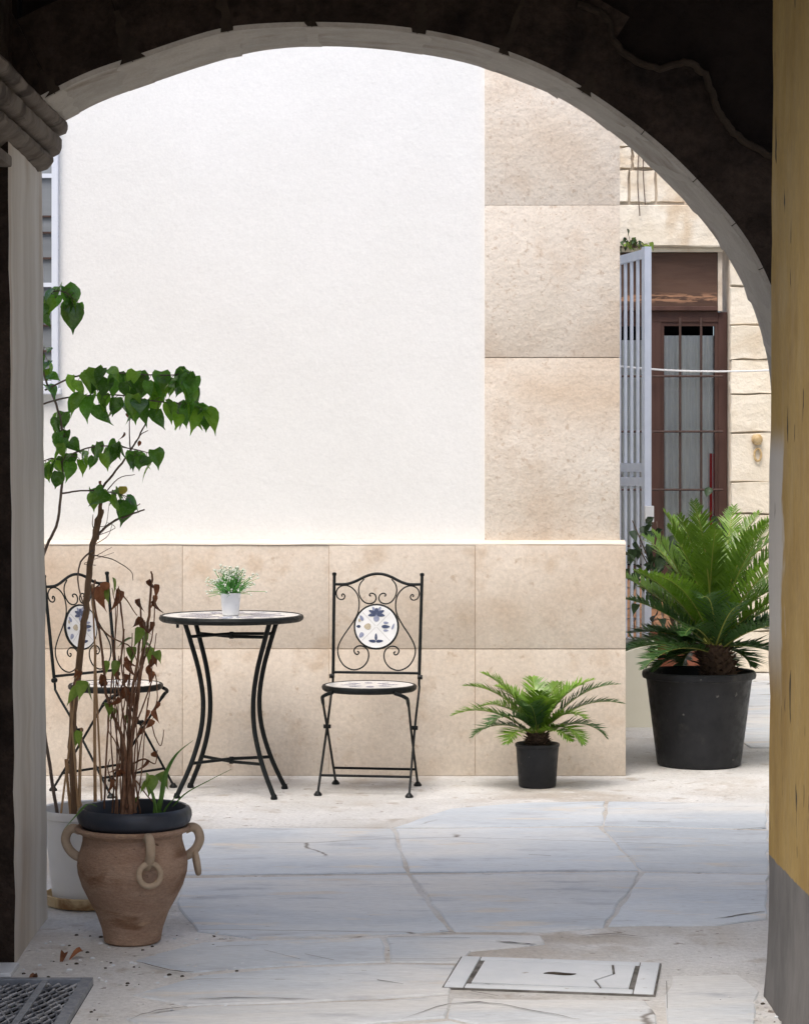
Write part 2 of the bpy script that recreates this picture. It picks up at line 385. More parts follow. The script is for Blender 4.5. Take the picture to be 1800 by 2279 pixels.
def yellow_layer(nt, col, src, noise, mapr, mix):
    N, L = nt.nodes, nt.links
    sp = N.new('ShaderNodeSeparateXYZ'); L.new(src, sp.inputs[0])
    def math_(op, a, b=None):
        q = N.new('ShaderNodeMath'); q.operation = op
        for i, v in enumerate((a, b)):
            if v is None: continue
            if hasattr(v, 'default_value'): L.new(v, q.inputs[i])
            else: q.inputs[i].default_value = v
        return q.outputs[0]
    # peeled paint near the wall's end, between knee and head height
    n1 = noise(5, 4)
    y = math_('ADD', sp.outputs[1], math_('MULTIPLY', math_('SUBTRACT', n1, 0.5), 0.35))
    edge = mapr(y, 5.30, 5.34)
    zz = math_('MULTIPLY', mapr(sp.outputs[2], 0.72, 0.95), mapr(sp.outputs[2], 1.33, 1.42, 1.0, 0.0))
    col = mix(math_('MULTIPLY', edge, zz), col, (0.55, 0.52, 0.47))
    # dark scratches running down the wall
    st = N.new('ShaderNodeTexNoise'); st.inputs['Scale'].default_value = 9; st.inputs['Detail'].default_value = 3
    mp = N.new('ShaderNodeMapping'); mp.inputs['Scale'].default_value = (1, 2.6, 0.5); L.new(src, mp.inputs[0]); L.new(mp.outputs[0], st.inputs['Vector'])
    col = mix(mapr(st.outputs['Fac'], 0.685, 0.70), col, (0.06, 0.045, 0.03))
    # grey painted base
    zb = math_('ADD', sp.outputs[2], math_('MULTIPLY', math_('SUBTRACT', noise(30, 3), 0.5), 0.012))
    grey = mix(mapr(noise(7, 5), 0.3, 0.7), (0.145, 0.14, 0.135), (0.22, 0.21, 0.20))
    return mix(mapr(zb, 0.352, 0.356, 1.0, 0.0), col, grey)
m['yellow'] = mat('ochre_yellow_plaster', (0.40, 0.265, 0.085), (0.47, 0.33, 0.125), 5, 0.85, 0.5, 40, 0.004, grain=0.1, gscale=60, stretch=(1, 1, 0.5),
                  c3=(0.34, 0.215, 0.07), s3=3, t3=(0.45, 0.7), layer=yellow_layer, spec=0.2)

# ------------------------------------------------------------------ ground and paving
g = MB()
nx, ny = 60, 70
def gz(x, y):
    return 0.0
g.add([(-40, -40, 0), (40, -40, 0), (40, 60, 0), (-40, 60, 0)], [(0, 1, 2, 3)])
ground = g.build('ground', m['cement'])
tag(ground, 'beige cement ground of the courtyard and passage', None, kind='structure')

def slab_poly(pts, top, name, mt, parent, thick=0.03, rag=0.006, lip=0.005):
    """a flagstone with ragged, rounded edges from its corner points (anticlockwise)"""
    ring = []
    n = len(pts)
    for i in range(n):
        a = Vector((*pts[i], 0)); b = Vector((*pts[(i + 1) % n], 0))
        k = max(2, int((b - a).length / 0.09))
        nr = Vector(((b - a).y, -(b - a).x, 0)).normalized()
        for j in range(k):
            t = j / k
            ring.append(a.lerp(b, t) + nr * rnd.uniform(-rag, rag))
    c = sum(ring, Vector()) / len(ring)
    tilt = (rnd.uniform(-0.002, 0.002), rnd.uniform(-0.002, 0.002))
    def zz(p): return top + (p.x - c.x) * tilt[0] + (p.y - c.y) * tilt[1]
    inner = [p + (c - p).normalized() * lip for p in ring]
    s = MB(); q = len(ring)
    vs = [(p.x, p.y, -thick) for p in ring] + [(p.x, p.y, zz(p) - lip * 0.6) for p in ring] + [(p.x, p.y, zz(p)) for p in inner]
    fs = []
    for i in range(q):
        j = (i + 1) % q
        fs.append((i, j, q + j, q + i)); fs.append((q + i, q + j, 2 * q + j, 2 * q + i))
    fs.append(tuple(2 * q + i for i in range(q)))
    s.add(vs, fs)
    return s.build(name, mt, parent)

def F(px, py):
    """spot on the ground measured in the photograph"""
    Y = CAM_H * 5000.0 / (py - 1050.0)
    return ((px - 900) * Y / 5000.0, Y)
flags = [
    [(1340, 1838), (880, 1845), (1000, 1802), (1180, 1788), (1346, 1785)], [(1706, 1846), (1348, 1839), (1354, 1786), (1708, 1791)],
    [(905, 1944), (190, 1952), (250, 1852), (560, 1846), (872, 1848)], [(1420, 1939), (914, 1944), (881, 1848), (1120, 1846), (1334, 1843)], [(1708, 1946), (1430, 1940), (1343, 1843), (1520, 1846), (1708, 1851)],
    [(1000, 2076), (720, 2088), (560, 2090), (440, 2076), (390, 2010), (410, 1957), (906, 1950)], [(1342, 2066), (1215, 2077), (1009, 2076), (915, 1950), (1424, 1945)], [(1706, 2048), (1600, 2061), (1352, 2064), (1434, 1946), (1708, 1951)],
    [(858, 2143), (640, 2150), (430, 2166), (300, 2140), (450, 2100), (700, 2094), (850, 2090)], [(1020, 2146), (868, 2143), (859, 2089), (1008, 2083), (1205, 2086), (1212, 2104), (1052, 2120)],
    [(998, 2214), (850, 2226), (420, 2240), (300, 2218), (440, 2174), (640, 2158), (860, 2150), (1016, 2153)], [(990, 2268), (720, 2290), (380, 2306), (280, 2270), (440, 2246), (850, 2233), (1000, 2222)],
    [(1452, 2300), (1160, 2306), (1000, 2268), (1008, 2226), (1440, 2230), (1462, 2262)], [(1668, 2306), (1486, 2300), (1478, 2240), (1496, 2176), (1640, 2172), (1690, 2210)],
    [(1470, 2420), (1130, 2430), (720, 2420), (330, 2420), (380, 2314), (720, 2298), (1000, 2276), (1160, 2314), (1460, 2308)]]
for k, poly in enumerate(flags):
    slab_poly([F(*p) for p in poly], 0.0035 + 0.0004 * (k % 4), 'paving_slab', m['slab'], ground)
for (x0_, x1_) in ((-2.9, -2.2), (-2.19, -1.45)):
    for (y0, y1) in ((7.0, 7.7), (7.71, 8.3)):
        slab_poly([(x0_, y0), (x1_, y0), (x1_, y1), (x0_, y1)], 0.004, 'paving_slab', m['slab'], ground)
for (x0_, x1_) in ((1.55, 2.3), (2.31, 3.1)):
    for (y0, y1) in ((6.8, 7.6), (7.61, 8.5)):
        slab_poly([(x0_, y0), (x1_, y0), (x1_, y1), (x0_, y1)], 0.004, 'paving_slab', m['slab'], ground)
# open cracks and broken joints between and across the slabs
def crack(pts, w0):
    ps = smooth_path([Vector((*F(*p), 0)) for p in pts], 4)
    ps = [p + Vector((rnd.uniform(-.004, .004), rnd.uniform(-.006, .006), 0)) for p in ps]
    n_ = len(ps); vs = []
    for i_, p in enumerate(ps):
        w_ = 0.7 * w0 * (math.sin(math.pi * (i_ + .4) / (n_ - .2)) ** 0.7) * rnd.uniform(.5, 1.2)
        vs += [(p.x, p.y - w_, 0.0068), (p.x, p.y + w_, 0.0068)]
    MB().add(vs, [(2 * a, 2 * a + 2, 2 * a + 3, 2 * a + 1) for a in range(n_ - 1)]).build('crack', m['crack'], ground)
for pts, w0 in (([(890, 2276), (1000, 2242), (1090, 2238), (1200, 2258), (1290, 2276)], .005), ([(980, 2078), (1015, 2082)], .006), ([(1100, 2100), (1150, 2104), (1192, 2107)], .007), ([(1058, 2192), (1120, 2202)], .006),
                ([(1050, 2212), (1105, 2222)], .005), ([(1030, 2172), (1090, 2180)], .005), ([(840, 2188), (900, 2196)], .005), ([(790, 2142), (1040, 2138)], .004), ([(860, 2090), (1045, 2094)], .004), ([(600, 1845), (870, 1848)], .005),
                ([(560, 1953), (860, 1952)], .004), ([(1420, 1832), (1490, 1834)], .006), ([(1640, 1851), (1700, 1845)], .006), ([(1175, 1907), (1225, 1909)], .006), ([(1080, 1944), (1110, 1946)], .006), ([(1290, 2090), (1360, 2084), (1440, 2092)], .006),
                ([(1590, 2050), (1640, 2043), (1700, 2034)], .007), ([(680, 2130), (740, 2142)], .004), ([(590, 2120), (670, 2140)], .0035), ([(480, 2112), (600, 2108)], .0035), ([(420, 2230), (560, 2226), (700, 2232)], .004), ([(1480, 2190), (1482, 2250)], .01), ([(300, 2145), (380, 2165), (430, 2170)], .006), ([(285, 2275), (350, 2255), (420, 2248)], .006)):
    crack(pts, w0)
for (y0, y1) in [(10.55, 11.3), (11.31, 12.1), (12.11, 13.0), (13.01, 13.9)]:
    x = 1.45 + rnd.uniform(0, 0.3)
    while x < 3.1:
        w = rnd.uniform(0.6, 1.0)
        slab_poly([(x, y0), (x + w - 0.01, y0), (x + w - 0.01, y1), (x, y1)], 0.008, 'paving_slab', m['slab'], ground)
        x += w

# ------------------------------------------------------------------ white plastered house behind the table
HY = 9.63
house = thing('plastered_house', 'white plastered house with beige stone base and corner strip behind the table', 'house', (-0.9, HY + 0.03, 0))
HX0, HX1, HTOP = -3.2, 0.925, 4.0
PX0 = 0.345
wx0, wx1, wz0, wz1 = -2.5, -1.485, 1.66, 3.55       # window opening
h = MB()
for (a, b, c, d) in [(HX0, wx0, 0.0, HTOP), (wx1, PX0, 0.0, HTOP), (wx0, wx1, 0.0, wz0), (wx0, wx1, wz1, HTOP)]:
    h.box(a, b, HY + 0.03, HY + 0.35, c, d)
h.box(HX0, HX1 - 0.02, HY + 0.35, 13.4, 0, HTOP)
h.build('plaster_wall', m['plaster'], house)
# corner strip of stone blocks
zs = [1.0, 1.791, 2.446, 3.10, 3.75, 4.0]
MB().box(PX0 + 0.003, HX1 - 0.006, HY + 0.034, HY + 0.34, 0, 3.99).build('mortar_core', m['mortar'], house)
for a, b in zip(zs, zs[1:]):
    MB().box(PX0, HX1, HY + 0.018, HY + 0.345, a + (0.0015 if a < 2 else 0.0004), b - (0.0015 if b < 2 else 0.0004)).build('stone_block', m['stone_rough'], house, bevel=0.0025, smooth=True)
# base of two courses of stone tiles
tx = [-3.2, -2.83, -2.20, -1.575, -0.948, -0.322, 0.302, 0.945]
MB().box(HX0, 0.942, HY - 0.030, HY + 0.02, 0, 0.985).build('mortar_bed', m['mortar'], house)
for a, b in zip(tx, tx[1:]):
    pr = 0.006 if b > 0.9 else rnd.uniform(-0.001, 0.002)
    for (c, d) in ((0.0, 0.5410), (0.5435, 0.985)):
        MB().box(a + 0.0008, b - 0.0008, HY - 0.0335 - pr, HY + 0.01, c + 0.001, d).build('stone_tile', m['stone'], house, bevel=0.0025, smooth=True)
# rounded cream fillet along the top of the base
prof = [(-0.034, 0.9855), (-0.037, 0.990), (-0.034, 0.995), (-0.010, 1.001), (0.028, 1.008), (0.028, 0.9855)]
fl = MB(); n = 40; vs = []
for i in range(n + 1):
    x = HX0 + (0.9455 - HX0) * i / n
    for (dy, z) in prof:
        vs.append((x, HY + dy + rnd.uniform(-0.0015, 0.0015), z + (rnd.uniform(-0.002, 0.002) if z > 0.989 else 0)))
k = len(prof)
fs = [(i * k + j, (i + 1) * k + j, (i + 1) * k + (j + 1) % k, i * k + (j + 1) % k) for i in range(n) for j in range(k)]
fs += [tuple(range(k)), tuple(n * k + j for j in range(k))[::-1]]
fl.add(vs, fs).build('ledge', m['ledge'], house, smooth=True)
# return of the stone base round the corner
MB().box(0.86, 0.9455, HY + 0.012, 13.4, 0, 0.983).build('side_base', m['stone'], house)
# window
win = MB()
for (a, b, c, d) in [(wx0, wx0 + 0.028, wz0, wz1), (wx1 - 0.028, wx1, wz0, wz1), (wx0 + 0.028, wx1 - 0.028, wz0, wz0 + 0.03), (wx0 + 0.028, wx1 - 0.028, wz1 - 0.03, wz1)]:
    win.box(a, b, HY + 0.0, HY + 0.12, c, d)
wf = win.build('window_frame', m['white_frame'], house, bevel=0.003)
for z in (2.105, 2.575, 3.05):
    MB().box(wx0 + 0.028, wx1 - 0.028, HY + 0.03, HY + 0.07, z - 0.009, z + 0.009).build('glazing_bar', m['white_frame'], wf)
zb = [wz0 + 0.03, 2.096, 2.566, 3.041, wz1 - 0.03]
for a, b in zip(zb, zb[1:]):
    MB().box(wx0 + 0.028, wx1 - 0.028, HY + 0.045, HY + 0.055, a + 0.018 if a > 1.8 else a, b).build('pane', m['pane'], wf)
for z in (1.82, 1.93, 2.22, 2.33, 2.40):
    MB().box(wx0 + 0.03, wx1 - 0.03, HY + 0.034, HY + 0.044, z - 0.004, z + 0.004).build('blind_slat', m['bar'], wf)
MB().box(wx0 - 0.03, wx1 + 0.012, HY - 0.012, HY + 0.1, wz0 - 0.028, wz0 - 0.002).build('window_sill', m['white_frame'], house, bevel=0.004)

# ------------------------------------------------------------------ arch and its wall
YF, YB = 6.10, 6.55
def arc(pts): return smooth_path([Vector((p[0], p[1], 0)) for p in pts], 5)
S = 1.0539
front_px = [(40, 240), (80, 216), (180, 165), (280, 129), (440, 76), (540, 60), (690, 56), (850, 66), (1000, 95), (1150, 150),
            (1280, 228), (1400, 322), (1500, 424), (1570, 512), (1620, 610), (1655, 720), (1676, 840), (1685, 940)]
back_px = [(100, 274), (132, 258), (205, 218), (300, 182), (440, 135), (555, 106), (690, 97), (840, 107), (980, 131), (1100, 172),
           (1200, 217), (1310, 294), (1400, 378), (1480, 462), (1540, 548), (1590, 650), (1622, 770), (1632, 900)]
f_pts = [W(p.x * S, p.y * S, YF) for p in arc(front_px)]
b_pts = [W(p.x * S, p.y * S, YB) for p in arc(back_px)]
f_pts.append(Vector((f_pts[-1].x + 0.004, YF, 0.0))); b_pts.append(Vector((1.078, YB, 0.0)))
NA = len(f_pts)
arch = thing('arch_wall', 'dark stone archway wall with pale limewashed underside framing the courtyard', 'archway', (0.0, 6.3, 0))
ATOP = 3.3
am = MB()
# rubble masonry around the opening (recessed behind the ring of arch stones)
FR = YF + 0.05
top_f = [Vector((p.x, FR, max(ATOP, p.z + 0.3))) for p in f_pts]
def off(p, q, d):
    t = (q - p); nn = Vector((-t.z, 0, t.x)).normalized()
    return nn * d
vs = []; fs = []
for i, (p, q) in enumerate(zip(f_pts, b_pts)):
    vs += [(p.x, FR, p.z + 0.02), (p.x, FR, ATOP), (q.x, YB, ATOP), (q.x, YB, q.z + 0.02)]
for i in range(NA - 2):
    a, b = i * 4, (i + 1) * 4
    fs += [(a, a + 1, b + 1, b), (a + 3, b + 3, b + 2, a + 2)]
am.add(vs, fs)
xr_f, xr_b = f_pts[-2].x, b_pts[-2].x
am.box(min(xr_f, xr_b) + 0.03, 3.4, FR, YB, 0.0, ATOP)
am.box(-3.4, -1.062, FR, YB - 0.004, 2.0, ATOP)
am.box(-3.4, 3.4, FR + 0.01, YB - 0.01, ATOP - 0.3, ATOP + 0.2)
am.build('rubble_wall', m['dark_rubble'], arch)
# limewashed courtyard side is left to the ring; arch stones: wedge stones with stepped outer ends
outer_px = [(1282, 10), (1325, 20), (1351, 39), (1357, 66), (1370, 98), (1397, 121), (1430, 144), (1479, 151), (1521, 138), (1554, 151), (1577, 184), (1587, 223),
            (1603, 256), (1626, 289), (1659, 315), (1708, 341), (1760, 366), (1800, 390)]
joints = [0, 7, 15, 22, 29, 36, 42, 48, 53, 58, 63, 68, 73, 78, NA - 2, NA - 1]
joints = sorted(set(min(j, NA - 1) for j in joints))
for a, b in zip(joints, joints[1:]):
    s = MB(); idx = list(range(a, b + 1)); vs = []
    thick = rnd.uniform(0.20, 0.27) if f_pts[a].x < 0.30 else 0.115
    for ii, i in enumerate(idx):
        p, q = f_pts[i], b_pts[i]
        i0, i1 = max(i - 1, 0), min(i + 1, NA - 1)
        t = (f_pts[i1] - f_pts[i0]).normalized(); nn = Vector((-t.z, 0, t.x))
        t2 = (b_pts[i1] - b_pts[i0]).normalized(); n2 = Vector((-t2.z, 0, t2.x))
        sh = 0.0012 if ii == 0 else (-0.0012 if ii == len(idx) - 1 else 0.0)
        jz = 0.0
        pp = p + t * sh + nn * jz; qq = q + t2 * sh + n2 * jz
        px_x = 900 + p.x * 5000 / YF
        th = thick if p.z > 1.0 else 0.22
        vs += [pp, pp + nn * th + Vector((0, 0.004 * (ii % 2), 0)), qq + n2 * th, qq, pp + nn * 0.012 + Vector((0, -0.008, 0))]
    fs = []; ms = []
    for i in range(len(idx) - 1):
        A, B = i * 5, (i + 1) * 5
        fs += [(A + 4, A + 1, B + 1, B + 4), (A, A + 4, B + 4, B), (A + 1, A + 2, B + 2, B + 1), (A + 2, A + 3, B + 3, B + 2), (A + 3, A, B, B + 3)]
        ms += [0, 1, 0, 1, 1]
    e = (len(idx) - 1) * 5
    fs += [(0, 3, 2, 1, 4), (e, e + 4, e + 1, e + 2, e + 3)]; ms += [0, 0]
    s.add(vs, fs); s.m = ms
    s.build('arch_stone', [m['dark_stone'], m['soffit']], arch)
# mortar between the arch stones, smeared a little over the edges
for j in joints[1:-2]:
    p, q = f_pts[j], b_pts[j]
    t = (f_pts[j + 1] - f_pts[j - 1]).normalized(); nn = Vector((-t.z, 0, t.x))
    wv = rnd.uniform(0.008, 0.020)
    ns = 9
    if p.x < 0.62 and rnd.random() < 0.75:   # old mortar smeared up the front face
        ln = rnd.uniform(0.07, 0.2) if p.x < 0.3 else 0.06
        s = MB(); vs = []
        for k in range(ns):
            c = p + nn * (ln * k / (ns - 1)) + t * rnd.uniform(-.006, .006) + Vector((0, -0.0092, 0)); w_ = wv * (1.5 - 1.1 * k / (ns - 1)) * rnd.uniform(0.6, 1.3)
            vs += [c - t * w_, c + t * w_]
        s.add(vs, [(2 * k, 2 * k + 1, 2 * k + 3, 2 * k + 2) for k in range(ns - 1)])
        s.build('mortar_joint', m['dark_mortar'], arch)
    s = MB(); vs = []
    for k in range(ns):                      # across the underside
        c = p.lerp(q, k / (ns - 1)) - nn * 0.0012; w_ = wv * rnd.uniform(1.2, 2.6)
        vs += [c - t * w_, c + t * w_]
    s.add(vs, [(2 * k, 2 * k + 2, 2 * k + 3, 2 * k + 1) for k in range(ns - 1)])
    s.build('mortar_joint', m['pale_mortar'], arch)
# ragged bead of mortar along the stepped outer ends of the ring, with the proud stones below it
ol = smooth_path([W(x, y, YF - 0.012) for x, y in outer_px], 4)
MB().tube([p + Vector((rnd.uniform(-.004, .004), rnd.uniform(-.004, .002), rnd.uniform(-.004, .004))) for p in ol], 0.010, 7).build('mortar_bead', m['dark_mortar'], arch, smooth=True)
s = MB(); vs = []
bi = [i for i in range(NA) if f_pts[i].x > 0.42 and f_pts[i].z > 1.5]
for k, p in enumerate(ol):
    i = bi[int(k * (len(bi) - 1) / (len(ol) - 1))]
    vs += [(p.x, YF - 0.004, p.z), (f_pts[i].x + 0.01, YF - 0.0035, f_pts[i].z + 0.01)]
s.add(vs, [(2 * k, 2 * k + 1, 2 * k + 3, 2 * k + 2) for k in range(len(ol) - 1)])
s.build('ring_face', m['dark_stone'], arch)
# left pier: pale worn inner face, dark front with its shade put into the colour
PF, PB = 5.905, 6.552
n = 24; vs = []; fs = []; ms = []
for i in range(n + 1):
    z = 2.20 * i / n
    lean = -0.016 * (z / 2.2)
    wv = lambda: rnd.uniform(-0.004, 0.004)
    foot = 0.02 * max(0, 1 - z / 0.25)
    vs += [(-1.62, PF, z), (-1.023 + lean * 1.2 + wv() * .6, PF + wv(), z), (-1.030 + lean + wv() - foot * .2, (PF + PB) / 2, z), (-1.039 + lean * 1.0 + wv() * .6, PB - 0.012, z), (-1.052 + lean, PB, z), (-1.62, PB, z)]
for i in range(n):
    a, b = i * 6, (i + 1) * 6
    for k in range(5):
        fs.append((a + k, a + k + 1, b + k + 1, b + k)); ms.append(0 if k == 0 else 1)
s = MB().add(vs, fs); s.m = ms
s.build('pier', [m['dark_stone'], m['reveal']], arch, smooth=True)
# impost mouldings on the pier, running back along the passage
prof = [(-1.10, 2.135), (-1.066, 2.150), (-1.045, 2.168), (-1.022, 2.176), (-1.008, 2.190), (-1.008, 2.203), (-1.018, 2.212), (-1.040, 2.216)]
prof2 = [(-1.10, 2.214), (-1.036, 2.217), (-1.012, 2.222), (-0.996, 2.228), (-0.991, 2.238), (-0.991, 2.262), (-1.004, 2.268), (-1.05, 2.272), (-1.10, 2.274)]
prof3 = [(-1.10, 2.276), (-1.030, 2.280), (-1.000, 2.287), (-0.983, 2.296), (-0.978, 2.308), (-0.984, 2.318), (-1.015, 2.322), (-1.03, 2.334), (-1.10, 2.34)]
imp = None
for pi, (pr, ye, ys) in enumerate(((prof, 6.50, 5.15), (prof2, 6.56, 5.10), (prof3, 6.60, 5.05))):
    s = MB(); vs = []; n = 26; k = len(pr)
    for i in range(n + 1):
        y = ys + (ye - ys) * i / n
        pull = -0.012 * max(0, 1 - (ye - y) / 0.03)
        for (x, z) in pr:
            vs.append((x + rnd.uniform(-.0018, .0018) + (pull if x > -1.05 else 0), y, z + rnd.uniform(-.0018, .0018)))
    fs = [(i * k + j, (i + 1) * k + j, (i + 1) * k + (j + 1) % k, i * k + (j + 1) % k) for i in range(n) for j in range(k)]
    fs += [tuple(range(k))[::-1], tuple(n * k + j for j in range(k))]
    s.add(vs, fs).build('impost_moulding', m['impost'], arch, smooth=True)
# right jamb
s = MB(); vs = []; n = 16
for i in range(n + 1):
    z = 1.62 * i / n
    x = 1.076 + 0.012 * z / 1.62
    vs += [(x + 0.03, YF, z), (x + rnd.uniform(-.004, .004), YB - 0.01, z), (x + 0.01, YB + 0.004, z), (x + 0.6, YB + 0.004, z)]
s.add(vs, [(i * 4 + k, i * 4 + k + 1, i * 4 + k + 5, i * 4 + k + 4) for i in range(n) for k in range(3)])
s.build('jamb', m['reveal'], arch, smooth=True)

# ------------------------------------------------------------------ passage
s = MB(); vs = []
ny_, nz_ = 30, 30
for i in range(nz_ + 1):
    z = 2.80 * i / nz_
    yend = 5.555 - 0.075 * min(1, z / 2.6) + rnd.uniform(-0.010, 0.010)
    if 0.75 < z < 1.35: yend += 0.02
    for k in range(ny_ + 1):
        t = k / ny_
        y = 2.6 + (yend - 2.6) * (1 - (1 - t) ** 1.8)
        vs.append((0.900 + rnd.uniform(-.002, .002) + (-0.012 * max(0, 1 - z / 0.2)), y, z))
    vs.append((0.925, yend + 0.02, z)); vs.append((1.35, yend + 0.02, z))
q = ny_ + 3
s.add(vs, [(i * q + k, i * q + k + 1, (i + 1) * q + k + 1, (i + 1) * q + k) for i in range(nz_) for k in range(q - 1)])
yw = s.build('passage_wall', m['yellow'], smooth=True)
tag(yw, 'ochre yellow plaster wall with grey painted base at the right of the passage', 'wall')
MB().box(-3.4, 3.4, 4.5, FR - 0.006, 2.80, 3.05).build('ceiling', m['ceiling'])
tag(bpy.data.objects['ceiling'], 'dark ceiling of the covered passage', kind='structure')
lw = thing('recess_wall', 'dark wall with recessed doorway at the left of the passage', 'wall', (-1.6, 4.0, 0))
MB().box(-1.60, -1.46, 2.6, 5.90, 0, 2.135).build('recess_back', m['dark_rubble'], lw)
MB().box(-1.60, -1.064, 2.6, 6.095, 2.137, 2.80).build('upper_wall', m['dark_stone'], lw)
MB().box(-1.455, -1.03, 2.6, 5.90, 2.10, 2.13).build('lintel', m['impost'], lw, bevel=0.006)
th = MB().box(-1.58, -1.01, 5.77, 5.895, 0.0, 0.012).build('threshold_stone', m['cover'], bevel=0.003)
tag(th, 'pale threshold stone at the foot of the left pier', 'step')

# courtyard walls left and right of the view
for nm, x0, x1, lab in (('courtyard_wall', -3.4, -3.2, 'cream courtyard wall closing the left side'), ('courtyard_wall', 3.2, 3.4, 'cream courtyard wall closing the right side')):
    tag(MB().box(x0, x1, YB + 0.01, 14.4, 0, 3.4).build(nm, m['cream']), lab, 'wall')

# ------------------------------------------------------------------ far stone house with the barred window
FY = 14.5
far = thing('stone_house', 'pale stone block house with brown barred window at the back', 'house', (2.0, FY + 0.2, 0))
ox0, ox1, oz0, oz1 = 1.22, 2.10, 0.62, 2.753
s = MB()
for (a, b, c, d) in [(0.3, ox0, 0, 4.6), (ox1, 3.6, 0, 4.6), (ox0, ox1, 0, oz0), (ox0, ox1, oz1, 4.6)]:
    s.box(a, b, FY + 0.02, FY + 0.45, c, d)
s.build('mortar_core', m['far_mortar'], far)
def block(x0, x1, z0, z1, mt=m['far_stone'], nm='stone_block', pr=0.0, gap=0.004):
    x0 += gap; x1 -= gap; z0 += gap; z1 -= gap
    def j(): return rnd.uniform(-0.006, 0.006)
    s = MB(); y0 = FY - pr - rnd.uniform(0, 0.012)
    n_ = 4
    vs = []
    ring = []
    for (ax, az, bx, bz) in ((x0, z0, x1, z0), (x1, z0, x1, z1), (x1, z1, x0, z1), (x0, z1, x0, z0)):
        for k in range(n_):
            t = k / n_
            ring.append((ax + (bx - ax) * t + j(), az + (bz - az) * t + j()))
    q = len(ring); cx, cz = (x0 + x1) / 2, (z0 + z1) / 2
    for (x, z) in ring: vs.append((x, FY + 0.05, z))
    for (x, z) in ring: vs.append((x, y0 + 0.008, z))
    for (x, z) in ring: vs.append((x + (cx - x) * 0.02, y0 + rnd.uniform(0, .004), z + (cz - z) * 0.03))
    fs = [(i, (i + 1) % q, q + (i + 1) % q, q + i) for i in range(q)] + [(q + i, q + (i + 1) % q, 2 * q + (i + 1) % q, 2 * q + i) for i in range(q)]
    fs.append(tuple(2 * q + i for i in range(q)))
    return s.add(vs, fs).build(nm, mt, far)
crs = [0.0, 0.27, 0.53, 0.79, 1.03, 1.236, 1.555, 1.80, 2.025, 2.25, 2.50, 2.753]
for a, b in zip(crs, crs[1:]):
    x = ox1
    first = True
    while x < 3.5:
        w_ = rnd.uniform(0.34, 0.52)
        block(x, min(x + w_, 3.55), a, b); x += w_
    if b <= oz0 + 0.2:
        x = 1.75
        while x < ox1: block(x, min(x + 0.35, ox1), a, min(b, oz0)); x += 0.35
block(1.24, 2.22, 2.753, 3.03, pr=0.004); block(2.22, 2.9, 2.753, 3.03); block(2.9, 3.5, 2.753, 3.03); block(0.95, 1.24, 2.753, 3.03)
x = 1.05
for w_ in (0.40, 0.17, 0.19, 0.16, 0.22, 0.3, 0.4, 0.4):
    block(x, x + w_, 3.03 + rnd.uniform(0, .01), 3.255, pr=rnd.uniform(0, 0.012), gap=0.009); x += w_
for z0_, z1_ in ((3.255, 3.40), (3.40, 3.56), (3.56, 3.75), (3.75, 4.0), (4.0, 4.3), (4.3, 4.6)):
    x = 1.0 + rnd.uniform(0, 0.1)
    while x < 3.4:
        w_ = rnd.uniform(0.12, 0.3) if z0_ < 3.7 else rnd.uniform(0.3, 0.5)
        block(x, x + w_, z0_, z1_, pr=rnd.uniform(0, 0.015), gap=0.008); x += w_
for r_ in range(9):
    z0_ = 0.02 + r_ * 0.066
    x = 1.23 + (0.06 if r_ % 2 else 0)
    while x < 1.73:
        block(x, min(x + 0.125, 1.745), z0_, z0_ + 0.066, m['brick'], 'brick', gap=0.004); x += 0.125
# window joinery
wd = MB()
wy = FY + 0.10
for (a, b, c, d, dy) in [(2.038, 2.096, oz0, 2.34, 0), (1.604, 1.6675, oz0, 2.275, 0.004), (ox0, 1.28, oz0, 2.34, 0), (1.28, 2.038, 2.275, 2.345, 0.002), (1.28, 2.038, oz0, oz0 + 0.07, 0.002)]:
    wd.box(a, b, wy + dy, wy + 0.07, c, d)
wfm = wd.build('window_frame', m['wood'], far, bevel=0.004)
MB().box(ox0, 2.03, wy - 0.02, wy + 0.03, 2.345, oz1 - 0.028).build('wood_panel', m['wood_panel'], far, bevel=0.003)
MB().box(ox0, 2.03, wy - 0.034, wy + 0.03, 2.347, 2.375).build('panel_rail', m['wood'], far, bevel=0.004)
MB().box(2.032, 2.060, wy - 0.03, wy + 0.04, 2.345, oz1 - 0.003).build('panel_post', m['far_mortar'], far)
MB().box(ox0, 2.06, wy - 0.045, wy + 0.04, oz1 - 0.026, oz1 - 0.002).build('panel_cap', m['far_stone'], far)
for (a, b) in ((1.28, 1.604), (1.6675, 2.038)):
    gl = MB().add([(a + 0.02, wy + 0.042, oz0 + 0.07), (b - 0.02, wy + 0.042, oz0 + 0.07), (b - 0.02, wy + 0.042, 2.25), (a + 0.02, wy + 0.042, 2.25)], [(0, 1, 2, 3)]).build('pane', m['glass'], far)
    MB().box(a, a + 0.02, wy + 0.01, wy + 0.06, oz0 + 0.07, 2.275).build('sash', m['wood'], far)
    MB().box(b - 0.02, b, wy + 0.01, wy + 0.06, oz0 + 0.07, 2.275).build('sash', m['wood'], far)
    MB().box(a + 0.02, b - 0.02, wy + 0.012, wy + 0.058, 2.25, 2.275).build('sash', m['wood'], far)
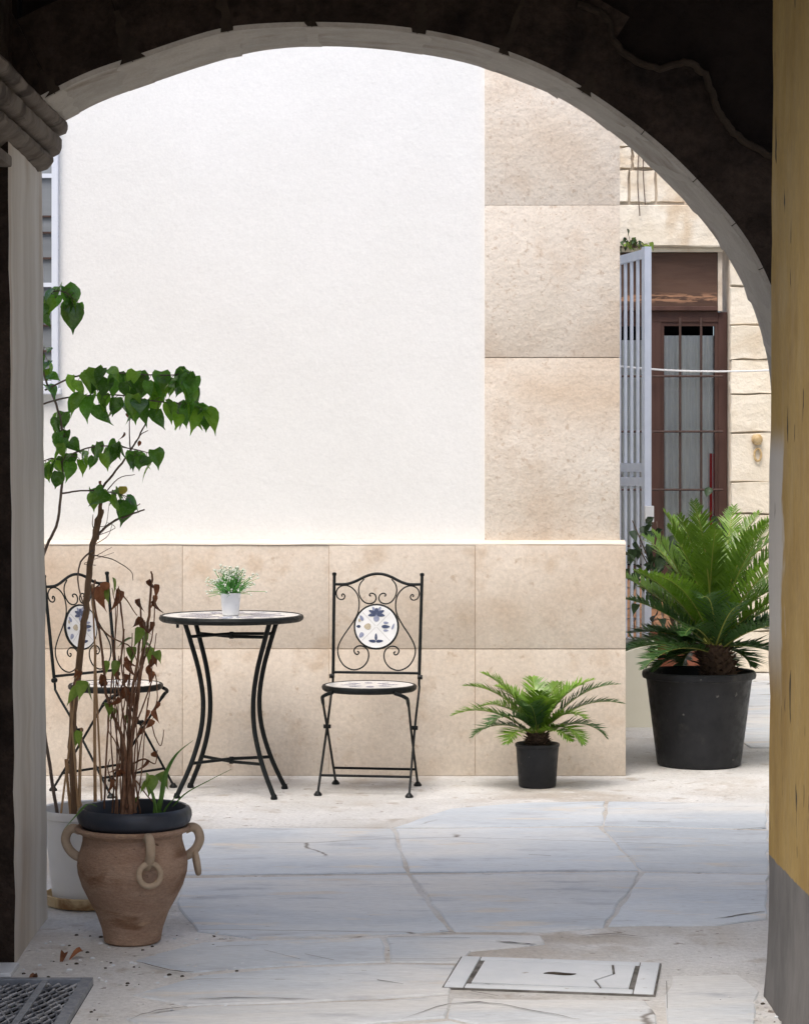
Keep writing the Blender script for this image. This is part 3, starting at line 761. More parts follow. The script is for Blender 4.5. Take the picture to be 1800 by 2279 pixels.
# curtain folds behind the glass
def curtain(x0, x1, z0, z1, y, nm, mt, folds=9, amp=0.012):
    s = MB(); n_ = folds * 6; vs = []
    for i in range(n_ + 1):
        x = x0 + (x1 - x0) * i / n_
        for k in range(5):
            z = z0 + (z1 - z0) * k / 4
            vs.append((x, y + amp * math.sin(i / 6 * 2 * math.pi + k * .3) * (1 - .1 * k), z))
    s.add(vs, [(i * 5 + k, i * 5 + k + 1, (i + 1) * 5 + k + 1, (i + 1) * 5 + k) for i in range(n_) for k in range(4)])
    return s.build(nm, mt, far, smooth=True)
curtain(1.285, 1.60, 0.7, 2.16, wy + 0.060, 'curtain', m['curtain'])
curtain(1.675, 2.022, 0.7, 2.19, wy + 0.060, 'curtain', m['curtain'])
curtain(1.990, 2.026, 0.7, 1.42, wy + 0.052, 'red_curtain', m['red_cloth'], 2, 0.006)
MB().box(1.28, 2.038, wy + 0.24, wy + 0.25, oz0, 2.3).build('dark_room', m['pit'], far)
for x in (1.40, 1.52, 1.787, 1.923):
    MB().tube([(x, wy - 0.03, oz0), (x, wy - 0.03, 2.30)], 0.008, 8).build('window_bar', m['bar'], far)
for z in (0.82, 1.184, 1.561, 1.92):
    MB().tube([(1.26, wy - 0.042, z), (2.06, wy - 0.042, z)], 0.007, 8).build('window_bar', m['bar'], far)
# weathered ochre fitting on the stone
fit = thing('wall_fitting', 'small ochre fitting with hanging ring on the pale stone wall', 'fitting', tuple(W(1683, 985, FY)))
s = MB(); c = W(1684, 978, FY - 0.02)
s.lathe([(0.001, -0.036), (0.024, -0.03), (0.036, -0.008), (0.035, 0.014), (0.022, 0.032), (0.001, 0.036)], c, 14, 0.12)
s.build('knob', m['ochre_fit'], fit, smooth=True)
cr = W(1686, 1012, FY - 0.02)
MB().tube([cr + Vector((0.022 * math.cos(a), 0, 0.04 * math.sin(a))) for a in [2 * math.pi * k / 18 for k in range(18)]], 0.007, 7, closed=True).build('ring', m['ochre_fit'], fit, smooth=True)
# clothes line across the yard
cl = MB().tube(smooth_path([(0.95, 13.2, 1.955), (1.6, 13.2, 1.895), (2.3, 13.2, 1.905), (3.19, 13.2, 1.99)], 8), 0.0055, 6).build('clothes_line', m['white_line'])
tag(cl, 'white clothes line stretched in front of the barred window', 'line')
for dx, z1_, z0_ in ((0, 3.40, 2.95), (0.035, 3.5, 3.02)):
    x = 1.50 + dx
    w1 = MB().tube(smooth_path([(x + .01, FY - 0.03, z1_), (x, FY - 0.04, (z0_ + z1_) / 2), (x + .015, FY - 0.03, z0_)], 5), 0.004, 5).build('hanging_wire', m['twig'])
    tag(w1, 'thin grey wire hanging on the stone above the gate, ' + ('left one' if dx == 0 else 'right one'), 'wire', 'wires on the stone wall')

# ------------------------------------------------------------------ pale metal gate, low cream wall, red planter
gate = thing('metal_gate', 'pale blue grey barred metal gate standing open beside the house corner', 'gate', (1.31, 13.6, 0.0))
ga, gb = Vector((1.36, 12.55)), Vector((1.16, 13.35))     # near (free) and far (hinged) ends in plan
def gp(t, z, dn=0.0):
    p = ga.lerp(gb, t); nn = Vector((gb - ga).normalized()); return Vector((p.x - nn.y * dn, p.y + nn.x * dn, z))
def gbar(t0, t1, z0, z1, th, nm):
    s = MB(); c = [gp(t0, z0, -th), gp(t1, z0, -th), gp(t1, z0, th), gp(t0, z0, th)]
    s.add([*c, *[Vector((p.x, p.y, z1)) for p in c]], [(0, 3, 2, 1), (4, 5, 6, 7), (0, 1, 5, 4), (1, 2, 6, 5), (2, 3, 7, 6), (3, 0, 4, 7)])
    return s.build(nm, m['gate'], gate)
zt, z0g = 2.56, 0.30
gbar(0.0, 0.06, z0g, zt, 0.020, 'gate_stile'); gbar(0.92, 1.0, z0g, zt, 0.022, 'gate_stile')
for z in (z0g, 1.22, 1.30, zt - 0.06): gbar(0.06, 0.92, z, z + 0.05, 0.010, 'gate_rail')
for k in range(6): gbar(0.19 + k * 0.125, 0.215 + k * 0.125, z0g + 0.05, zt - 0.06, 0.007, 'gate_bar')
MB().box(1.338, 1.388, 12.50, 12.545, 1.02, 1.11).build('gate_lock', m['white_metal'], gate, bevel=0.004)
for z in (0.0,): MB().box(1.10, 1.20, 13.36, 13.46, 0, 2.6).build('gate_post', m['gate'], gate)
MB().tube([(1.355, 12.57, 0.0), (1.355, 12.57, 0.31)], 0.012, 8).build('drop_bolt', m['gate'], gate)

s = MB(); vs = []; n = 14; ly = 11.42
x0_, x1_ = 0.95, 1.286
for i in range(n + 1):
    t = i / n; x = x0_ + (x1_ - x0_) * t
    z = 0.365 + 0.0 * t + (0.075 * (max(0, (t - 0.35)) / 0.65) ** 0.8 if t > 0.35 else 0.02 * (0.35 - t))
    vs += [(x, ly, 0), (x, ly, z - 0.01), (x, ly + 0.012, z), (x, ly + 0.16, z), (x, ly + 0.16, 0)]
fs = [(i * 5 + k, (i + 1) * 5 + k, (i + 1) * 5 + k + 1, i * 5 + k + 1) for i in range(n) for k in range(4)] + [(4, 3, 2, 1, 0), tuple(n * 5 + k for k in range(5))]
lwall = s.add(vs, fs).build('garden_wall', m['cream'], smooth=True)
tag(lwall, 'low cream garden wall with rising top behind the large palm pot', 'wall')
rp = thing('clay_planter', 'red brown clay planter half hidden behind the large palm pot', 'planter', (1.47, 12.0, 0))
MB().lathe([(0.10, 0.0), (0.125, 0.02), (0.15, 0.40), (0.165, 0.405), (0.165, 0.44), (0.15, 0.445), (0.14, 0.41)], (1.47, 12.0, 0), 24, cap0=True).build('pot', m['red_planter'], rp, smooth=True)
MB().lathe([(0.001, 0.425), (0.14, 0.42)], (1.47, 12.0, 0), 24).build('soil', m['soil'], rp)

# ------------------------------------------------------------------ leaves
def leaf_mesh(name, L=1.0, Wd=0.8, fold=0.22, heart=True, mt=None, curl=0.25):
    rowsl = [(0.0, 0.03), (-0.06 if heart else 0.03, 0.34 if heart else 0.2), (0.12, 0.48), (0.32, 0.50), (0.52, 0.40), (0.69, 0.23), (0.82, 0.08), (1.0, 0.0)]
    vs = []; fs = []
    mids = []
    for i, (t, w_) in enumerate(rowsl):
        tt = max(t, 0) * L
        z = -curl * (max(t, 0) ** 2) * L * 0.5
        mid = (0, -tt, z)
        wv = w_ * Wd
        vs += [mid, (-wv, -t * L, z + fold * wv), (wv, -t * L, z + fold * wv)]
    for i in range(len(rowsl) - 1):
        a, b = i * 3, i * 3 + 3
        fs += [(a, b, b + 1, a + 1), (a, a + 2, b + 2, b)]
    me = bpy.data.meshes.new(name); me.from_pydata(vs, [], fs); me.materials.append(mt)
    me.polygons.foreach_set('use_smooth', [True] * len(me.polygons)); me.update()
    return me
LM = [leaf_mesh('leaf', 1.0, wd_, f, True, m[k_], c) for wd_, f, c, k_ in ((0.74, .25, .3, 'leaf'), (0.85, .1, .6, 'leaf'), (0.66, .55, .2, 'leaf_bright'), (0.80, .35, .9, 'leaf_bright'), (0.70, .7, .5, 'leaf'), (0.9, .3, 1.0, 'leaf'))]
LY = leaf_mesh('yellow_leaf', 1, 0.8, .4, True, m['leaf_yellow'])
DL = [leaf_mesh('dead_leaf', 1.0, wd_, f, False, m['dead_leaf'], c) for wd_, f, c in ((0.45, 1.1, 1.6), (0.55, .8, 2.0), (0.42, 1.6, 1.0))]
GL = [leaf_mesh('green_leaf', 1.0, wd_, f, False, m['young_leaf'], c) for wd_, f, c in ((0.55, .3, .4), (0.65, .5, .7))]
KL = [leaf_mesh('leaf_dark', 1.0, 0.5, .3, False, m['dark_leaf'], .5), leaf_mesh('leaf_dark', 1.0, 0.65, .5, False, m['dark_leaf'], .8)]
def hang_leaf(me, parent, p, size, yaw=None, pitch=None, roll=None, name='leaf'):
    o = link(name, me, parent)
    yaw = rnd.gauss(0, 42) if yaw is None else yaw
    pitch = rnd.uniform(50, 112) if pitch is None else pitch
    roll = rnd.gauss(0, 28) if roll is None else roll
    # leaf lies along -Y in its own frame; pitch 90 makes it hang with its tip down
    mt_ = Euler((0, 0, R(yaw))).to_matrix() @ Euler((R(pitch), 0, 0)).to_matrix() @ Euler((0, R(roll), 0)).to_matrix()
    put_at(o, parent, p, mt_.to_euler(), size)
    return o

# ------------------------------------------------------------------ white pot with the climbing plant
WPY = 6.76
wc = Vector((-0.945, WPY, 0))
wp = thing('flower_pot', 'white plastic pot standing in a stained saucer behind the clay urn', 'pot', tuple(wc))
MB().lathe([(0.112, 0.0), (0.13, 0.004), (0.138, 0.035), (0.132, 0.037), (0.124, 0.010), (0.05, 0.008)], wc, 36, cap0=True).build('saucer', m['saucer'], wp, smooth=True)
MB().lathe([(0.100, 0.012), (0.112, 0.016), (0.136, 0.24), (0.139, 0.262), (0.148, 0.268), (0.151, 0.284), (0.147, 0.291), (0.139, 0.288), (0.132, 0.26), (0.128, 0.235)], wc, 40, cap0=True).build('pot_body', m['white_pot'], wp, smooth=True)
MB().lathe([(0.001, 0.243), (0.08, 0.240), (0.130, 0.236)], wc, 24, 0.02).build('soil', m['soil'], wp)

vine = thing('climbing_plant', 'tall climbing plant with heart shaped green leaves trained on canes in the white pot', 'plant', (wc.x, wc.y, 0.24))
def limb(pts, r0, r1, nm, mt=None, seg=7, n=5, par=vine):
    ps = smooth_path(pts, n)
    for i in range(1, len(ps) - 1):
        ps[i] = ps[i] + Vector((rnd.uniform(-1, 1), rnd.uniform(-1, 1), rnd.uniform(-1, 1))) * (r0 * 0.25)
    k = len(ps)
    return MB().tube(ps, [r0 + (r1 - r0) * i / (k - 1) for i in range(k)], seg).build(nm, mt or m['twig'], par, smooth=True)
limb([W(168, 1830, 6.70), W(160, 1660, 6.70), W(168, 1540, 6.71), W(183, 1420, 6.72), W(193, 1340, 6.73), W(203, 1240, 6.74), W(213, 1180, 6.74), W(225, 1135, 6.74)], 0.0115, 0.0085, 'trunk', m['bark'], 9)
limb([W(213, 1200, 6.745), W(222, 1150, 6.73), W(225, 1100, 6.74)], 0.0095, 0.0045, 'trunk_top', m['bark'], 8)
limb([W(225, 1110, 6.74), W(224, 1090, 6.74), W(258, 1048, 6.72), W(290, 1002, 6.70), W(318, 955, 6.69), W(330, 922, 6.68)], 0.0045, 0.0018, 'branch')
limb([W(290, 1002, 6.70), W(288, 960, 6.69), W(289, 930, 6.69)], 0.0022, 0.0012, 'twig')
limb([W(300, 985, 6.70), W(316, 965, 6.69), W(330, 958, 6.68)], 0.002, 0.001, 'twig')
limb([W(218, 1190, 6.74), W(250, 1162, 6.73), W(290, 1146, 6.72), W(322, 1134, 6.72)], 0.0040, 0.0022, 'branch')
limb([W(228, 1178, 6.74), W(270, 1150, 6.76), W(312, 1121, 6.77)], 0.003, 0.0015, 'twig')
limb([W(225, 1110, 6.74), W(262, 1066, 6.73), W(300, 1056, 6.73)], 0.002, 0.001, 'twig')
limb([W(205, 1235, 6.73), W(250, 1245, 6.70), W(290, 1270, 6.68), W(296, 1292, 6.67)], 0.0018, 0.001, 'twig')
limb([W(207, 1225, 6.73), W(180, 1250, 6.70), W(174, 1300, 6.69), W(190, 1360, 6.70)], 0.003, 0.0018, 'tendril')
limb([W(214, 1180, 6.74), W(206, 1170, 6.73), W(207, 1145, 6.73)], 0.0018, 0.001, 'twig')
for k in range(5):
    a = W(210 + rnd.uniform(-8, 8), 1170 + k * 22, 6.73)
    limb([a, a + Vector((rnd.uniform(.02, .07) * rnd.choice((1, 1, -1)), rnd.uniform(-.03, .03), rnd.uniform(-.02, .04))), a + Vector((rnd.uniform(.03, .07), rnd.uniform(-.04, .04), rnd.uniform(.02, .07)))], 0.0014, 0.0007, 'twig', seg=5)
# second stem bowing out from behind the pier
limb([W(130, 1830, 6.80), W(95, 1600, 6.80), W(72, 1400, 6.78), W(96, 1238, 6.76), W(124, 1172, 6.75), W(137, 1090, 6.74), W(140, 1010, 6.73), W(135, 935, 6.72), W(118, 880, 6.72), W(100, 840, 6.72), W(92, 760, 6.73), W(100, 690, 6.73), W(125, 660, 6.73)], 0.0055, 0.0022, 'stem')
def leafy(path, nl, size, drop=(0.0, 0.02), start=0.12, r=0.0028, dy=0.035):
    ps = smooth_path(path, 6)
    limb(path, r, 0.0012, 'branch', seg=6)
    nl = int(nl * 1.75); size = size * 1.05
    for i in range(nl):
        t = start + (1.0 - start) * (i + rnd.uniform(-.25, .25)) / max(nl - 1, 1)
        t = min(max(t, 0), 1)
        p = ps[int(t * (len(ps) - 1))]
        q = p + Vector((rnd.uniform(-.016, .016), rnd.uniform(-dy, dy) * 1.4, -rnd.uniform(drop[0] - 0.012, drop[1] * 1.6)))
        if (q - p).length > 0.012:
            MB().tube([p, q], 0.0009, 5).build('petiole', m['twig'], vine)
        if rnd.random() < 0.38:
            hang_leaf(rnd.choice(LM), vine, q, size * rnd.uniform(0.7, 1.1), rnd.uniform(-110, 110), rnd.uniform(12, 55))
        else:
            hang_leaf(rnd.choice(LM), vine, q, size * rnd.uniform(0.7, 1.2))
leafy([W(100, 868, 6.72), W(160, 840, 6.71), W(225, 828, 6.69), W(300, 832, 6.66), W(370, 835, 6.64), W(415, 832, 6.62), W(440, 848, 6.60)], 24, 0.062, (0, 0.018), 0.22)
leafy([W(88, 902, 6.73), W(140, 886, 6.71), W(200, 880, 6.69), W(265, 879, 6.67), W(330, 890, 6.64), W(400, 898, 6.61), W(440, 900, 6.59), W(458, 905, 6.58)], 21, 0.066, (0, 0.02), 0.24)
leafy([W(140, 1020, 6.73), W(170, 1006, 6.72), W(205, 995, 6.70), W(250, 992, 6.67), W(300, 1000, 6.64), W(345, 1012, 6.62)], 12, 0.055, (0, 0.02), 0.30)
leafy([W(139, 1098, 6.74), W(180, 1092, 6.73), W(225, 1093, 6.71), W(260, 1098, 6.70), W(290, 1108, 6.69)], 7, 0.057, (0, 0.015), 0.35)
leafy([W(135, 925, 6.72), W(140, 960, 6.72), W(139, 990, 6.73)], 8, 0.052, (-0.01, 0.02), 0.0, 0.001, 0.05)
leafy([W(140, 1030, 6.73), W(115, 1020, 6.72), W(90, 1030, 6.72)], 6, 0.052, (0, 0.02), 0.1)
leafy([W(142, 1022, 6.73), W(158, 1015, 6.72), W(172, 1016, 6.72)], 3, 0.055, (0, 0.01), 0.2)
leafy([W(92, 700, 6.73), W(110, 655, 6.72), W(140, 648, 6.70), W(165, 665, 6.69)], 9, 0.066, (-0.005, 0.015), 0.1)
leafy([W(100, 840, 6.72), W(96, 800, 6.72), W(98, 770, 6.72)], 4, 0.050, (0, 0.02), 0.0, 0.0012)
hang_leaf(LY, vine, W(272, 1082, 6.70), 0.042, 30, 120, 0, 'yellow_leaf')
for (x, y) in ((285, 918), (275, 962), (226, 1070), (310, 980)):
    hang_leaf(DL[0], vine, W(x, y, 6.69), 0.026, name='dead_leaf')
# canes
for (xa, ya, xb, yb, Y1, Y2) in ((134, 1825, 172, 1490, 6.66, 6.70), (212, 1800, 212, 1435, 6.72, 6.74), (176, 1820, 181, 1620, 6.70, 6.70), (160, 1830, 146, 1690, 6.74, 6.73),
                                 (228, 1820, 205, 1300, 6.74, 6.76), (176, 1825, 156, 1560, 6.66, 6.67), (190, 1825, 150, 1700, 6.72, 6.70)):
    MB().tube([W(xa, ya, Y1), W((xa + xb) / 2 + rnd.uniform(-2, 2), (ya + yb) / 2, (Y1 + Y2) / 2), W(xb, yb, Y2)], [0.0055, 0.0048, 0.0040] if rnd.random() < 0.5 else [0.0035, 0.003, 0.0026], 7).build('cane', m['cane'], vine, smooth=True)

# ------------------------------------------------------------------ clay urn with the withered plant
uc = Vector((-0.752, 6.21, 0))
urn = thing('clay_urn', 'terracotta urn with looped handles and hanging clay rings beside the left pier', 'urn', tuple(uc))
up = [(0.070, 0.0), (0.078, 0.006), (0.084, 0.04), (0.100, 0.085), (0.122, 0.125), (0.139, 0.16), (0.149, 0.192), (0.1515, 0.215), (0.149, 0.240), (0.142, 0.262), (0.137, 0.282),
      (0.1365, 0.296), (0.144, 0.304), (0.157, 0.309), (0.160, 0.316), (0.154, 0.322), (0.138, 0.320), (0.128, 0.30), (0.128, 0.26)]
MB().lathe(up, uc, 48, 0.012, cap0=True).build('urn_body', m['terracotta'], urn, smooth=True)
def handle(ang, ring=True):
    d = Vector((math.cos(ang), math.sin(ang), 0))
    def pt(r, z): return uc + d * r + Vector((0, 0, z))
    ps = smooth_path([pt(0.146, 0.306), pt(0.166, 0.312), pt(0.181, 0.302), pt(0.187, 0.278), pt(0.177, 0.254), pt(0.160, 0.238), pt(0.147, 0.232)], 5)
    hn = MB().tube(ps, 0.013, 10).build('handle', m['pale_clay'], urn, smooth=True)
    if ring:
        t = Vector((-d.y, d.x, 0))
        c = pt(0.178, 0.214)
        tilt = (d * 0.25 + Vector((0, 0, -1))).normalized()
        rp_ = [c + (t * math.cos(a) + Vector((0, 0, 1)) * math.sin(a) + d * -0.15 * math.sin(a)) * 0.030 for a in [2 * math.pi * k / 22 for k in range(22)]]
        MB().tube(rp_, 0.0082, 9, closed=True).build('clay_ring', m['pale_clay'], hn, smooth=True)
for a_, rg in ((R(-68), True), (R(12), True), (R(176), False), (R(100), True)):
    handle(a_, rg)
ip = tag(MB().lathe([(0.10, 0.20), (0.118, 0.30), (0.128, 0.320), (0.144, 0.323), (0.153, 0.332), (0.1585, 0.349), (0.1575, 0.362), (0.153, 0.371), (0.147, 0.375), (0.142, 0.373), (0.139, 0.362), (0.133, 0.325), (0.130, 0.300)],
           uc + Vector((0.006, 0, 0)), 44, cap0=True).build('nursery_pot', m['blue_black_pot'], smooth=True), 'dark slate plastic pot with thick rim sitting inside the clay urn', 'pot')
ub = uc + Vector((0.006, 0, 0.33))
wit = thing('withered_plant', 'withered plant with brown curled leaves and bare stems growing from the clay urn', 'plant', tuple(ub))
MB().lathe([(0.001, 0.322), (0.07, 0.319), (0.1315, 0.314)], uc + Vector((0.006, 0, 0)), 28).build('soil', m['soil'], wit)
UY = 6.2
def st(pts, r0=0.0045, r1=0.002):
    return limb([W(x, y, UY + (0.03 * math.sin(x * .7 + y * .05))) for x, y in pts], r0, r1, 'stem', m['stem_brown'], 6, 5, wit)
stems = [[(290, 1815), (287, 1700), (300, 1600), (312, 1500), (322, 1430), (332, 1370), (338, 1290), (336, 1272)],
         [(280, 1815), (285, 1680), (292, 1560), (306, 1470), (314, 1400), (312, 1350)],
         [(272, 1815), (278, 1720), (275, 1650), (240, 1560), (230, 1480), (218, 1390), (208, 1330), (212, 1290)],
         [(300, 1810), (298, 1720), (305, 1640), (330, 1600), (345, 1640), (358, 1660), (365, 1625)],
         [(232, 1800), (236, 1700), (242, 1600), (250, 1500), (258, 1400), (262, 1340), (258, 1310)],
         [(262, 1815), (258, 1760), (240, 1715), (245, 1690)],
         [(285, 1740), (268, 1690), (256, 1650), (240, 1620), (248, 1560), (280, 1530)],
         [(292, 1640), (330, 1540), (345, 1500), (350, 1560), (340, 1600)],
         [(296, 1700), (322, 1690), (345, 1700), (350, 1670)],
         [(262, 1310), (278, 1330), (305, 1370)], [(215, 1390), (250, 1420), (290, 1440), (305, 1475)],
         [(282, 1800), (300, 1740), (318, 1760), (345, 1790)], [(276, 1400), (270, 1480), (282, 1560), (290, 1650)],
         [(262, 1500), (275, 1420), (268, 1350), (264, 1305)], [(302, 1560), (318, 1480), (338, 1420), (344, 1350), (340, 1330)]]
for k in range(16):
    x = rnd.uniform(245, 318); y = 1810; pth = [(x, y)]
    tx_ = rnd.uniform(-0.10, 0.14)
    while y > rnd.uniform(1300, 1620) and len(pth) < 9:
        y -= rnd.uniform(45, 80); x += tx_ * 60 + rnd.uniform(-9, 9); pth.append((x, y))
    stems.append(pth)
for i, sp_ in enumerate(stems):
    st(sp_, (0.0075, 0.006, 0.0055)[i] if i < 3 else rnd.uniform(0.0018, 0.0034), 0.0022 if i < 3 else 0.0012)
for (x, y, s_) in [(220, 1305, .05), (232, 1295, .04), (258, 1312, .05), (335, 1288, .03), (345, 1300, .032), (312, 1332, .03), (346, 1335, .035), (340, 1325, .03), (308, 1372, .035), (322, 1380, .035), (334, 1384, .03),
                   (345, 1455, .03), (338, 1465, .03), (283, 1460, .035), (292, 1470, .04), (224, 1500, .04), (232, 1510, .035), (278, 1525, .045), (288, 1540, .045), (336, 1492, .032), (262, 1550, .04), (348, 1560, .028),
                   (344, 1580, .03), (336, 1600, .03), (325, 1580, .025), (310, 1620, .03), (262, 1700, .035), (268, 1712, .035), (326, 1690, .035), (345, 1672, .03), (245, 1735, .03), (330, 1480, .03), (166, 1490, .028), (176, 1492, .03),
                   (275, 1500, .035), (262, 1490, .03)]:
    hang_leaf(rnd.choice(DL), wit, W(x, y, UY + rnd.uniform(-.04, .04)), s_ * 1.3, rnd.uniform(-90, 90), rnd.uniform(60, 120), name='dead_leaf')
for (x, y, s_) in [(250, 1285, .04), (240, 1310, .035), (306, 1395, .045), (322, 1405, .05), (316, 1425, .045), (295, 1420, .04), (330, 1440, .035), (290, 1440, .035), (235, 1470, .03), (260, 1470, .035), (186, 1515, .05), (200, 1520, .045), (178, 1530, .05),
                   (238, 1565, .04), (250, 1575, .035), (284, 1590, .035), (325, 1720, .045), (340, 1725, .05), (335, 1735, .04), (352, 1722, .04), (312, 1775, .035), (345, 1450, .03), (170, 1625, .04), (182, 1628, .035)]:
    hang_leaf(rnd.choice(GL), wit, W(x, y, UY + rnd.uniform(-.05, .05)), s_ * 1.3, rnd.uniform(-90, 90), rnd.uniform(20, 100), name='green_leaf')
def blade(pts, w0, par=wit):
    ps = smooth_path(pts, 6); n_ = len(ps); vs = []
    for i, p in enumerate(ps):
        w_ = w0 * math.sin(math.pi * (0.12 + 0.88 * (i / (n_ - 1))) ** 0.8) + 0.0003
        vs += [p + Vector((-w_, 0, 0)), p + Vector((0, -w_ * .5, -.001)), p + Vector((w_, 0, 0))]
    return MB().add(vs, [(i * 3 + k, i * 3 + k + 1, i * 3 + k + 4, i * 3 + k + 3) for i in range(n_ - 1) for k in range(2)]).build('grass_blade', m['grass'], par, smooth=True)
blade([W(352, 1815, 6.15), W(360, 1770, 6.14), W(368, 1725, 6.13), W(392, 1680, 6.12), W(430, 1648, 6.1)], 0.0065)
blade([W(385, 1795, 6.18), W(415, 1765, 6.15), W(470, 1735, 6.12), W(515, 1712, 6.1)], 0.003)
blade([W(350, 1815, 6.13), W(340, 1770, 6.12), W(330, 1750, 6.12)], 0.004)
blade([W(342, 1815, 6.2), W(345, 1790, 6.2), W(340, 1760, 6.2)], 0.004)
blade([W(362, 1815, 6.2), W(372, 1795, 6.2), W(395, 1770, 6.2)], 0.003)
blade([W(215, 1795, 6.1), W(195, 1790, 6.08), W(170, 1815, 6.06), W(143, 1845, 6.04)], 0.0035)
blade([W(360, 1812, 6.16), W(352, 1795, 6.15), W(358, 1770, 6.15)], 0.005)

# ------------------------------------------------------------------ folding bistro chairs
def make_chair():
    c = thing('bistro_chair', 'x', 'chair', world=False)
    K = 1 / 3067.0
    def bp(px, py):                                   # backrest plane, leaning slightly backwards
        z = 0.4676 + (1470 - py) * K
        return Vector(((px - 867) * K, 0.150 + (z - 0.44) * 0.13, z))
    for sx in (-1, 1):
        x = 0.185 * sx
        up_ = smooth_path([bp(867 + 567 * sx, 232), bp(867 + 560 * sx, 900), Vector((x * 0.975, 0.150, 0.44)), Vector((x * 0.985, 0.135, 0.40)), Vector((x * 0.98, 0.03, 0.27)), Vector((x * 1.0, -0.165, 0.012))], 6)
        lg = MB().tube(up_, [0.0068 if p_.z > 0.44 else 0.0050 for p_ in up_], 10).build('upright', m['iron'], c, smooth=True)
        MB().lathe([(0.0085, -0.006), (0.0095, 0.0), (0.0085, 0.006), (0.002, 0.008)], bp(867 + 567 * sx, 228), 12, cap0=True).build('finial', m['iron'], lg, smooth=True)
        MB().lathe([(0.016, 0.0), (0.017, 0.006), (0.012, 0.012), (0.007, 0.018)], (x * 1.0, -0.167, 0), 14, cap0=True).build('foot', m['iron'], lg, smooth=True)
        xr = 0.172 * sx
        ll = smooth_path([Vector((0.125 * sx, -0.165, 0.415)), Vector((xr * 0.96, -0.150, 0.398)), Vector((xr * 1.01, -0.115, 0.37)), Vector((xr, -0.01, 0.235)), Vector((xr, 0.165, 0.012))], 6)
        lg = MB().tube(ll, [0.0075 if p_.z > 0.36 else 0.0050 for p_ in ll], 10).build('leg', m['iron'], c, smooth=True)
        MB().lathe([(0.016, 0.0), (0.017, 0.006), (0.012, 0.012), (0.007, 0.018)], (xr, 0.167, 0), 14, cap0=True).build('foot', m['iron'], lg, smooth=True)
        MB().tube([(0.165 * sx, 0.012, 0.258), (0.194 * sx, 0.012, 0.258)], 0.0085, 10).build('pivot', m['iron'], c, smooth=True)
        MB().tube([(0.175 * sx, 0.148, 0.452), (0.194 * sx, 0.148, 0.452)], 0.0095, 10).build('pivot', m['iron'], c, smooth=True)
        # scrolls
        big = [(1322, 512), (1330, 492), (1312, 478), (1290, 505), (1303, 540), (1345, 550), (1388, 520), (1402, 455), (1365, 393), (1285, 370), (1200, 400), (1130, 480), (1105, 570), (1105, 660), (1130, 750), (1200, 870),
               (1290, 1000), (1350, 1110), (1367, 1200), (1345, 1290), (1290, 1375), (1210, 1425), (1130, 1436), (1040, 1400), (983, 1330), (965, 1250), (985, 1180), (1045, 1138), (1112, 1140), (1155, 1182), (1143, 1228), (1108, 1243), (1092, 1215), (1112, 1203)]
        small = [(955, 505), (972, 492), (962, 472), (930, 468), (897, 490), (885, 535), (912, 582), (975, 600), (1040, 578), (1092, 515), (1113, 430), (1095, 350), (1045, 288)]
        for path in (big, small):
            ps = smooth_path([bp(867 + (px - 867) * sx, py) + Vector((0, -0.002, 0)) for px, py in path], 4)
            MB().tube(ps, 0.0030, 6).build('scroll', m['iron'], c, smooth=True)
    MB().tube(smooth_path([bp(310, 357), bp(450, 355), bp(560, 325), bp(700, 258), bp(790, 228), bp(867, 220), bp(944, 228), bp(1034, 258), bp(1174, 325), bp(1284, 352), bp(1424, 350)], 4), 0.0062, 9).build('top_rail', m['iron'], c, smooth=True)
    MB().tube([bp(318, 1470), bp(1418, 1470)], 0.0058, 9).build('lower_rail', m['iron'], c, smooth=True)
    MB().tube([Vector((-0.187, -0.115, 0.075)), Vector((0.187, -0.115, 0.075))], 0.0052, 8).build('stretcher', m['iron'], c, smooth=True)
    MB().tube([Vector((-0.172, 0.118, 0.075)), Vector((0.172, 0.118, 0.075))], 0.0052, 8).build('stretcher', m['iron'], c, smooth=True)
    # tiled round seat
    sc_ = (0, -0.018, 0)
    MB().lathe([(0.150, 0.408), (0.183, 0.410), (0.192, 0.417), (0.194, 0.426), (0.190, 0.434), (0.180, 0.436), (0.179, 0.430)], sc_, 40, cap0=True).build('seat_rim', m['iron'], c, smooth=True)
    seat = MB().lathe([(0.001, 0.4335), (0.179, 0.4335)], sc_, 40).build('seat', m['glaze'], c)
    def motif(cx, cy, pts, y_, z_, flat, mtn, par, nm='motif'):
        vs = []
        for (a, b) in pts:
            if flat: vs.append((cx + a, cy + b, z_))
            else: vs.append(Vector((cx + a, y_ + (z_ + cy + b - 0.44) * 0.13, z_ + cy + b)))
        return MB().add(vs, [tuple(range(len(vs)))]).build(nm, m[mtn], par)
    def petal(a, l, w_, r0=0.0):
        ps = []
        for k in range(10):
            t = 2 * math.pi * k / 10
            x, z = r0 + l / 2 + l / 2 * math.cos(t), w_ * math.sin(t) * (1 - 0.35 * math.cos(t))
            ps.append((x * math.cos(a) - z * math.sin(a), x * math.sin(a) + z * math.cos(a)))
        return ps
    for k in range(8):
        motif(0, -0.018, petal(k * math.pi / 4 + .2, 0.07, 0.016, 0.05), 0, 0.4342, True, 'blue_soft', seat)
    # tile medallion in the back
    mc = bp(860, 890)
    md = MB(); n_ = 36; ax = Vector((0, 0.13, 1)).normalized(); nn = Vector((0, -1, 0.13)).normalized()
    def ring(r, d): return [mc + Vector((1, 0, 0)) * r * math.cos(2 * math.pi * k / n_) + ax * r * math.sin(2 * math.pi * k / n_) + nn * d for k in range(n_)]
    vs = ring(0.088, 0.006) + ring(0.088, -0.004)
    md.add(vs, [tuple(range(n_))[::1], tuple(range(n_, 2 * n_))[::-1]])
    med = md.build('medallion', m['glaze'], c)
